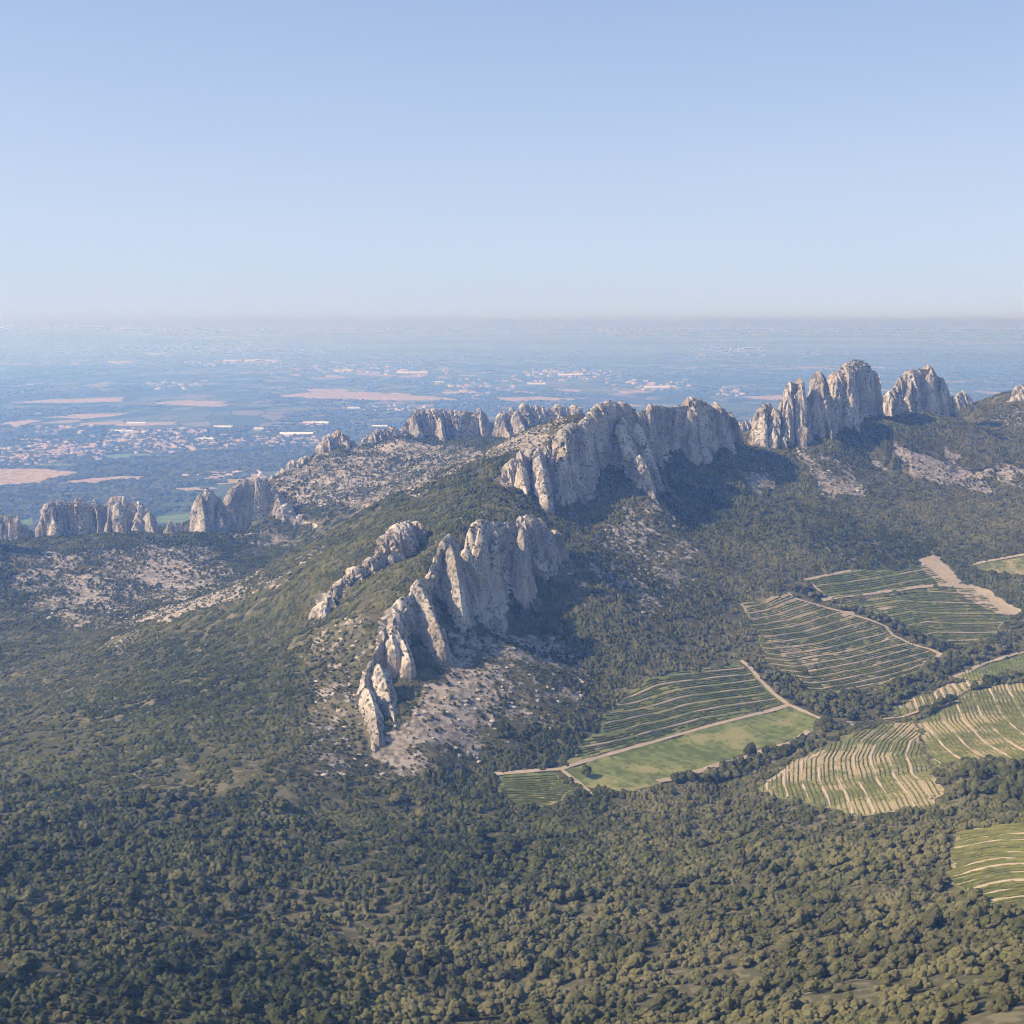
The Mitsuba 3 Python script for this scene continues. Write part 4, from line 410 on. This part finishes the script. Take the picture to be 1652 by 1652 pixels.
def thicket(n, sub, seed):
    """A handful of separate small crowns on a unit disc."""
    rg = np.random.default_rng(seed)
    vs, fs, at, got = [], [], 0, []
    while len(got) < n:
        c = rg.uniform(-.95, .95, 2)
        if np.hypot(*c) < .95 and all(np.hypot(*(c - o)) > .42 for o in got[-9:]) or rg.uniform() < .02: got.append(c)
    for k, c in enumerate(got):
        s = rg.uniform(.30, .58)
        v, f = blob(sub, s, s * rg.uniform(.8, 1.25), seed * 31 + k, .34)
        low = v[f][:, :, 2].max(1) < -.05 * s
        vs.append(v + [c[0], c[1], s * .55]); fs.append(f[~low] + at); at += len(v)
    return mesh(np.vstack(vs), np.vstack(fs))

LEAVES = ('leaf_dark', 'leaf_mid', 'leaf_olive')
for k in range(6):
    scene[f'far_tree_{k}'] = {'type': 'shapegroup', 'crown': mikit.ply(thicket(7, 0, 40 + k), LEAVES[k % 3])}
    scene[f'near_thicket_{k}'] = {'type': 'shapegroup', 'crown': mikit.ply(thicket(7, 1, 50 + k), LEAVES[k % 3])}
    scene[f'near_tree_{k}'] = {'type': 'shapegroup', 'crown': mikit.ply(clumps(15, 1, 60 + k, .78), LEAVES[k % 3])}
for k in range(3):
    scene[f'shrub_{k}'] = {'type': 'shapegroup', 'crown': mikit.ply(clumps(2, 1, 80 + k, .5), LEAVES[k])}
CROWNS = [mikit.ply(clumps(14, 1, 20 + k, .66), LEAVES[k % 3]) for k in range(6)]
TRUNKS = [mikit.ply(trunk(20 + k), 'bark') for k in range(3)]
copy_no = {}
def put(stuff, group, x, y, z, r, h, turn, lie=(0, 0)):
    n = copy_no[stuff] = copy_no.get(stuff, 0) + 1
    c, s = math.cos(math.radians(turn)) * r, math.sin(math.radians(turn)) * r
    gx, gy = lie
    scene[f'{stuff}__{n:05d}'] = {'type': 'instance', 'to_world': T([[c, -s, 0, x], [s, c, 0, y], [gx * c + gy * s, gy * c - gx * s, h, z], [0, 0, 0, 1]]), 'shapegroup': {'type': 'ref', 'id': group}}

def scatter(x0, x1, y0, y1, s):
    X, Y = np.meshgrid(np.arange(x0, x1, s), np.arange(y0, y1, s), indexing='ij')
    return (X + rng.uniform(-.5, .5, X.shape) * s * .95).ravel(), (Y + rng.uniform(-.5, .5, Y.shape) * s * .95).ravel()

blocked = [g.buffer(1.2) for g in FIELD_SHAPES.values()] + [g.buffer(1.0) for g in TRACK_SHAPES] + [g.buffer(1) for g in BARE_SHAPES]
for g in blocked: prepare(g)
lines = [l.buffer(4.5) for l in CRAG_LINES]
for g in lines: prepare(g)
hedge_shapes = [Polygon(h).buffer(0) for h in HEDGES]
def free(x, y):
    ok = np.ones(len(x), bool)
    for g in blocked + lines:
        b = g.bounds
        near = (x > b[0]) & (x < b[2]) & (y > b[1]) & (y < b[3])
        if near.any(): ok[near] &= ~contains_xy(g, x[near], y[near])
    return ok

x, y = scatter(-760, 900, 440, 2430, 5.1)
k = (np.abs(x) < y * .364 * 1.1 + 20)
x, y = x[k], y[k]
z = height(x, y)
st = STONE(np.stack([x, y], -1))
patch = meshkit.fbm(np.stack([x / 34, y / 34, x * 0], -1), 3, 51)
thin = meshkit.fbm(np.stack([x / 11, y / 11, x * 0], -1), 2, 57)
dens = np.clip(1.06 - 1.1 * st + (patch - .5) * 3.0 * (st > .08), np.where(st > .5, .16, .1), 1) * np.where(thin > .66, .45, 1) * np.where(meshkit.fbm(np.stack([x / 75, y / 75, x * 0], -1), 3, 53) > .61, .5, 1)
k = free(x, y) & (rng.uniform(0, 1, len(x)) < dens) & (z > 20)
x, y, z, st, patch = x[k], y[k], z[k], st[k], patch[k]
slope_x, slope_y = (height(x + 2, y) - height(x - 2, y)) / 4, (height(x, y + 2) - height(x, y - 2)) / 4
hedge = np.zeros(len(x), bool)
for h in hedge_shapes: hedge |= contains_xy(h, x, y)
size = rng.uniform(.7, 1.25, len(x)) * (2.3 + 1.7 * meshkit.fbm(np.stack([x / 90, y / 90, x * 0], -1), 2, 61)) * np.where(st > .3, .62, 1) * np.where(hedge, 1.1, 1)
tone = np.clip(meshkit.fbm(np.stack([x / 120, y / 120, x * 0], -1), 2, 67) * 1.4 - .2 + rng.normal(0, .22, len(x)), 0, .999)
tone = np.where(hedge, tone * .6, tone)
tone = np.clip(tone + np.where((x < -40) & (y > 1420), -.25, np.where(x > 60, .27, 0)), 0, .999)
edge = y + (meshkit.fbm(np.stack([x / 70, y / 70, x * 0], -1), 3, 83) - .5) * 330 + rng.normal(0, 25, len(x))
# the right-hand slope is the darker, taller wood; the spur on the left is paler maquis
for n in range(len(x)):
    v = int(tone[n] * 3) + 3 * int(rng.integers(0, 2))
    north = x[n] < -40 and y[n] > 1420
    if hedge[n]: continue
    stuff = ('stony_hill_scrub' if st[n] > .35 and north else 'valley_wood' if north else 'foreground_wood' if edge[n] < 830 else 'spur_maquis' if x[n] < -60 else 'slope_forest')
    r = size[n]
    kind = 'near_tree' if edge[n] < 800 and rng.uniform() < .45 else 'near_thicket' if y[n] < 1080 else 'far_tree'
    r = r * (1.05 if kind != 'near_tree' else rng.choice([.6, .8, 1.0, 1.35]))
    if st[n] > .3: kind = 'shrub'; v = min(v % 3, 1)
    put(stuff, f'{kind}_{v}', x[n], y[n], z[n] - .2, r, r * rng.uniform(.85, 1.3) * (.62 if stuff == 'spur_maquis' else 1), rng.uniform(0, 360), (slope_x[n], slope_y[n]))
for name, text in (('stony_hill_scrub', 'dark scrub dotted over the pale stony hill and clearings behind the spur'), ('valley_wood', 'dark wood filling the valley between the spur and the left crags'),
                   ('foreground_wood', 'green wood on the slopes nearest the viewer'), ('spur_maquis', 'dense low maquis covering the long green spur on the left'), ('slope_forest', 'dark oak forest on the slope between the crags and the vineyards')):
    if copy_no.get(name): labels[name] = {'label': text, 'category': 'scrub' if 'scrub' in name or 'maquis' in name else 'forest', 'kind': 'stuff'}

# small shrubs and loose rock on the stony ground and in the gaps of the wood
x2, y2 = scatter(-760, 900, 640, 2430, 3.1)
k = (np.abs(x2) < y2 * .364 * 1.1 + 20)
x2, y2 = x2[k], y2[k]
st2 = STONE(np.stack([x2, y2], -1))
k = (st2 > .12) & free(x2, y2) & (rng.uniform(0, 1, len(x2)) < np.where(st2 < .7, .38, .12) + .55 * (meshkit.fbm(np.stack([x2 / 13, y2 / 13, x2 * 0], -1), 3, 71) > .52) * np.where(st2 > .8, .6, 1))
for px, py, s in zip(x2[k], y2[k], st2[k]):
    r = rng.uniform(.6, 1.5)
    put('stony_ground_shrubs', f'shrub_{int(rng.integers(0, 3))}', px, py, height(px, py) - .25, r, r * .9, rng.uniform(0, 360))
labels['stony_ground_shrubs'] = {'label': 'low shrubs dotted over bare stony ground', 'category': 'shrubs', 'kind': 'stuff'}
for v in range(3):
    scene[f'stone_kind_{v}'] = {'type': 'shapegroup', 'stone': mikit.ply(mesh(*blob(1, 1, .7, 300 + v, .5)), 'rock_bsdf')}
k = (st2 > .35) & free(x2, y2) & (rng.uniform(0, 1, len(x2)) < .22)
for px, py in zip(x2[k], y2[k]):
    r = .35 + 1.5 * rng.uniform() ** 3
    put('scree_stones', f'stone_kind_{int(rng.integers(0, 3))}', px, py, height(px, py), r * rng.uniform(.8, 1.5), r, rng.uniform(0, 360))
labels['scree_stones'] = {'label': 'loose pale stones and boulders on the scree', 'category': 'stones', 'kind': 'stuff'}

# single trees along the stream, the banks and the field edges
def tree(x, y, r, h, v, label, group=None):
    key = numbered('tree')
    at = T().translate([float(x), float(y), float(height(x, y))]).rotate([0, 0, 1], float(rng.uniform(0, 360))).scale([float(r), float(r), float(h)])
    scene[key + '__crown'] = {**CROWNS[v], 'to_world': at}
    scene[key + '__trunk'] = {**TRUNKS[v % 3], 'to_world': at}
    labels[key] = {'label': label, 'category': 'tree', **({'group': group} if group else {})}
for (tx, ty, r, h, text) in LONE_TREES: tree(tx, ty, r, h, 0, text)
hx, hy, hr = x[hedge], y[hedge], size[hedge]
order = np.argsort(hy)[:290]
for n in order:
    which = next(k for k, h in enumerate(hedge_shapes) if contains_xy(h, hx[n], hy[n]))
    tree(hx[n], hy[n], hr[n] * 1.15, hr[n] * rng.uniform(1.1, 1.5), int(rng.integers(0, 5)), *((HEDGE_TEXT[which], HEDGE_GROUP[which]) if which else (lambda w: (f'dark tree in the wooded stream line {w}', f'trees along the stream {w}'))(
        'below the bright smooth field' if hx[n] < 205 else 'below the brushy bank' if hx[n] < 290 else 'below the middle terraces' if hx[n] < 390 else 'near the right edge')))
for n in np.argsort(hy)[290:]:
    put('hedge_wood', f'near_tree_{int(rng.integers(0, 5))}', hx[n], hy[n], height(hx[n], hy[n]), hr[n], hr[n] * 1.2, rng.uniform(0, 360))
labels['hedge_wood'] = {'label': 'bushy growth filling the banks between the vineyard fields', 'category': 'hedge', 'kind': 'stuff'}
# shrubs that hold on to ledges and crests of the rock
for P, name in LEDGES:
    du, dv = np.gradient(P, axis=0), np.gradient(P, axis=1)
    N = np.cross(du, dv); N /= np.linalg.norm(N, axis=-1, keepdims=True) + 1e-9
    flatness = np.abs(N[..., 2])
    ok = (flatness > .45) & (rng.uniform(0, 1, flatness.shape) < .028) & (P[..., 2] > height(P[..., 0], P[..., 1]) + .5)
    if name == 'I': ok |= (flatness > .5) & (rng.uniform(0, 1, flatness.shape) < .18) & (P[..., 2] > P[..., 2].max() - 12)
    if name in 'MF': ok |= (flatness > .3) & (rng.uniform(0, 1, flatness.shape) < .02)
    for q in P[ok]:
        r = rng.uniform(.7, 1.9)
        put('ledge_shrubs', f'shrub_{int(rng.integers(0, 3))}', q[0], q[1], q[2] - .4 * r, r, r, rng.uniform(0, 360))
labels['ledge_shrubs'] = {'label': 'small dark shrubs growing on the ledges and crests of the crags', 'category': 'shrubs', 'kind': 'stuff'}

# ---- vineyards -------------------------------------------------------------------------------------------------------------
def row_mesh(c, seed, w=1.3, h=1.35):
    c = np.array(LineString(c).segmentize(2.6).coords)
    n = len(c)
    if n < 3: return None
    t = np.gradient(c, axis=0); t /= np.linalg.norm(t, axis=1, keepdims=True) + 1e-9
    nrm = np.stack([-t[:, 1], t[:, 0]], -1)
    q = np.column_stack([c / 2.1, c[:, 0] * 0])
    g = height(c[:, 0], c[:, 1]) + .35
    hh = h * (.6 + .8 * meshkit.noise(q, seed)); ww = w * (.6 + .7 * meshkit.noise(q, seed + 1))
    gap = meshkit.noise(np.column_stack([c / 9, c[:, 0] * 0]), seed + 2) < .15
    hh[gap] *= .15
    prof = ((-.5, 0), (-.55, .6), (0, 1), (.55, .6), (.5, 0))
    P = np.stack([np.column_stack([c + nrm * (a * ww)[:, None], g + b * hh]) for a, b in prof], 1)
    return mesh(P.reshape(-1, 3), grid_faces(n, 5)[:, ::-1])
def bank_mesh(c, seed, w=1.9, h=1.0):
    """The pale earth bank between two terraces."""
    c = np.array(LineString(c).segmentize(3).coords)
    if len(c) < 3: return None
    t = np.gradient(c, axis=0); t /= np.linalg.norm(t, axis=1, keepdims=True) + 1e-9
    nrm = np.stack([-t[:, 1], t[:, 0]], -1)
    q = np.column_stack([c / 12, c[:, 0] * 0])
    ww = w * np.clip(meshkit.fbm(q * .6, 2, seed) * 3.2 - 1.0, .10, 1.25)
    g = height(c[:, 0], c[:, 1]) + .35
    P = np.stack([np.column_stack([c + nrm * (a * ww)[:, None], g + b * h * np.clip(ww / w, .3, 1)]) for a, b in ((-.6, .25), (-.4, .9), (.1, 1), (.35, .75), (.6, .2))], 1)
    return mesh(P.reshape(-1, 3), grid_faces(len(c), 5)[:, ::-1])
ORD = lambda n: f"{n}{'th' if 10 < n % 100 < 20 else {1: 'st', 2: 'nd', 3: 'rd'}.get(n % 10, 'th')}"
for name, poly, base, spacing, per, mat in FIELDS:
    if not base: continue
    g = FIELD_SHAPES[name].buffer(-2.0)
    a, b = np.array(base[0]), np.array(base[1]); d0 = (a - b) / np.linalg.norm(a - b) * 160
    a2, b2 = np.array(base[-1]), np.array(base[-2]); d1 = (a2 - b2) / np.linalg.norm(a2 - b2) * 160
    bl = LineString(np.vstack([a + d0, base, a2 + d1])).segmentize(12)
    terrace = per * spacing + (2.6 if per < 50 else 0)
    span = int(320 / terrace) + 1
    rows_here = []
    for band in range(-span, span):
        for o, isbank in [(band * terrace + q * spacing, 0) for q in range(per)] + ([(band * terrace + per * spacing - .2, 1)] if per < 50 else []):
            if abs(o) > 330: continue
            cur = bl.offset_curve(o) if abs(o) > .01 else bl
            cut = cur.intersection(g)
            for piece in getattr(cut, 'geoms', [cut]):
                if piece.geom_type != 'LineString' or piece.length < 10: continue
                c = np.array(LineString(piece.coords).segmentize(6).coords)
                c = c + (np.stack([meshkit.noise(np.column_stack([c / 25, c[:, 0] * 0]), 3), meshkit.noise(np.column_stack([c / 25, c[:, 0] * 0]), 4)], -1) - .5) * 1.6
                if isbank:
                    m = bank_mesh(c, int(abs(o) * 10) % 999)
                    if m is not None: add(numbered('terrace_bank'), m, 'soil', True, kind='structure')
                else:
                    rows_here.append(c)
    upright = name in ('V5', 'V7', 'V8', 'V9', 'V10')
    rows_here.sort(key=lambda c: (c[:, 0] / c[:, 1]).mean() if upright else -c[:, 1].mean())
    for k, c in enumerate(rows_here):
        m = row_mesh(c, k * 3 + 7, *{'V9': (1.0, .9), 'V10': (.95, .75), 'V5': (.7, .3), 'V2': (1.1, 1.0), 'V8': (.8, .7)}.get(name, (1.3, 1.0)))
        if m is not None:
            add(numbered('vine_row'), m, 'vine_leaf', label=f"{ORD(k + 1)} vine row from the {'left' if upright else 'top'} {FIELD_TEXT[name]}", category='vine row', group='vine rows ' + FIELD_TEXT[name])

# ---- the plain: houses, sheds, woods ---------------------------------------------------------------------------------------
def house_meshes(w, d, h):
    x, y = w / 2, d / 2
    wall = trimesh.creation.box([w, d, h + 2]); wall.apply_translation([0, 0, h / 2 - 1])
    e, r = .5, h + d * .22
    v = [[-x - e, -y - e, h - .1], [x + e, -y - e, h - .1], [x + e, 0, r], [-x - e, 0, r], [-x - e, y + e, h - .1], [x + e, y + e, h - .1]]
    roof = mesh(v + [[a, b, c + .35] for a, b, c in v], [[0, 1, 2, 3], [3, 2, 5, 4], [6, 7, 8, 9], [9, 8, 11, 10], [0, 1, 7, 6], [4, 5, 11, 10], [1, 2, 8, 7], [2, 5, 11, 8], [0, 3, 9, 6], [3, 4, 10, 9]])
    gable = mesh([[-x, -y, h - .2], [-x, y, h - .2], [-x, 0, r - .3], [x, -y, h - .2], [x, y, h - .2], [x, 0, r - .3]], [[0, 1, 2], [3, 5, 4]])
    wall = trimesh.util.concatenate([wall, trimesh.Trimesh(*gable)])
    return wall, trimesh.Trimesh(roof[0], np.vstack([np.array(roof[1])[:, [0, 1, 2]], np.array(roof[1])[:, [0, 2, 3]]]))
KINDS = [house_meshes(*q) for q in ((13, 10, 6), (18, 11, 7), (11, 11, 8), (24, 12, 7))]
WALL_PLY = [mikit.ply(k[0], 'house_wall') for k in KINDS]
ROOF_PLY = [mikit.ply(k[1], 'house_roof') for k in KINDS]
for k in range(4):
    scene[f'house_kind_{k}'] = {'type': 'shapegroup', 'wall': WALL_PLY[k], 'roof': ROOF_PLY[k]}
all_houses = []
for t, (u0, u1, v0, v1, cnt, sc, quad) in enumerate(TOWNS):
    q = np.array(quad)
    for _ in range(cnt):
        a, b = np.clip(rng.normal(.5, .27, 2), 0, 1)
        w = (q[0] * (1 - a) + q[1] * a) * (1 - b) + (q[3] * (1 - a) + q[2] * a) * b
        all_houses.append((w[0], w[1], sc * rng.uniform(.8, 1.25), rng.uniform(-40, 40), int(rng.integers(0, 4)), t))
all_houses.sort(key=lambda h: h[1] / h[2])
for n, (hx_, hy_, s, turn, k, t) in enumerate(all_houses):
    at = T().translate([hx_, hy_, float(PLAIN_Z([[hx_, hy_]])[0])]).rotate([0, 0, 1], turn).scale([s, s, min(s, 1.3)])
    if n < 300:
        key = numbered('house')
        scene[key + '__wall'] = {**WALL_PLY[k], 'to_world': at}
        scene[key + '__roof'] = {**ROOF_PLY[k], 'to_world': at}
        labels[key] = {'label': TOWN_TEXT[t], 'category': 'house', 'group': TOWN_TEXT[t].replace('pale house', 'pale houses')}
    else:
        m = copy_no['distant_town'] = copy_no.get('distant_town', 0) + 1
        scene[f'distant_town__{m:05d}'] = {'type': 'instance', 'to_world': at, 'shapegroup': {'type': 'ref', 'id': f'house_kind_{k}'}}
labels['distant_town'] = {'label': 'specks of far pale buildings spread over the hazy plain', 'category': 'town', 'kind': 'stuff'}
for (x0, x1, yy, text) in SHEDS:
    w = x1 - x0
    m1, m2 = house_meshes(w, max(22, min(60, w * .25)), 9)
    key = numbered('long_shed')
    at = T().translate([(x0 + x1) / 2, yy, float(PLAIN_Z([[(x0 + x1) / 2, yy]])[0])]).rotate([0, 0, 1], float(rng.uniform(-3, 3)))
    add(key + '__wall', m1, 'shed_white'); add(key + '__roof', m2, 'shed_white')
    scene[key + '__wall']['to_world'] = at; scene[key + '__roof']['to_world'] = at
    labels[key] = {'label': text, 'category': 'shed'}
# belts and clumps of trees
v, f = blob(1, 1, 1, 5, .3)
for k in range(3):
    scene[f'grove_{k}'] = {'type': 'shapegroup', 'crown': mikit.ply(mesh(*blob(1, 1, 1, 5 + k, .35)), LEAVES[k])}
N = 9000
wy = 1 / rng.uniform(1 / 26000, 1 / 3400, N); wx = rng.uniform(-.42, .42, N) * wy
ok = (meshkit.fbm(np.stack([wx / 900, wy / 1600, wx * 0], -1), 3, 91) > .47) & ((wy > 3890) | (height(wx, np.minimum(wy, 3899)) < 0))
wx, wy = wx[ok], wy[ok]
length, ang = rng.integers(2, 9, len(wx)), rng.choice([0, 0, 1.4, .3], len(wx)) + rng.normal(0, .15, len(wx))
own = np.repeat(np.arange(len(wx)), length); step = np.concatenate([np.arange(l) for l in length]) * 26
wx, wy = wx[own] + step * np.cos(ang[own]), wy[own] + step * np.sin(ang[own])
ok = np.ones(len(wx), bool)
for pl, _ in PLAIN_FIELDS: ok &= ~in_poly(pl, wx, wy)
wx, wy = wx[ok], wy[ok]
wz = PLAIN_Z(np.stack([wx, wy], -1))
for n in range(len(wx)):
    put('plain_woods', f'grove_{int(rng.integers(0, 2))}', wx[n], wy[n], wz[n], rng.uniform(12, 24), rng.uniform(8, 15), rng.uniform(0, 360))
labels['plain_woods'] = {'label': 'dark hedgerows and groves scattered over the hazy plain', 'category': 'woods', 'kind': 'stuff'}
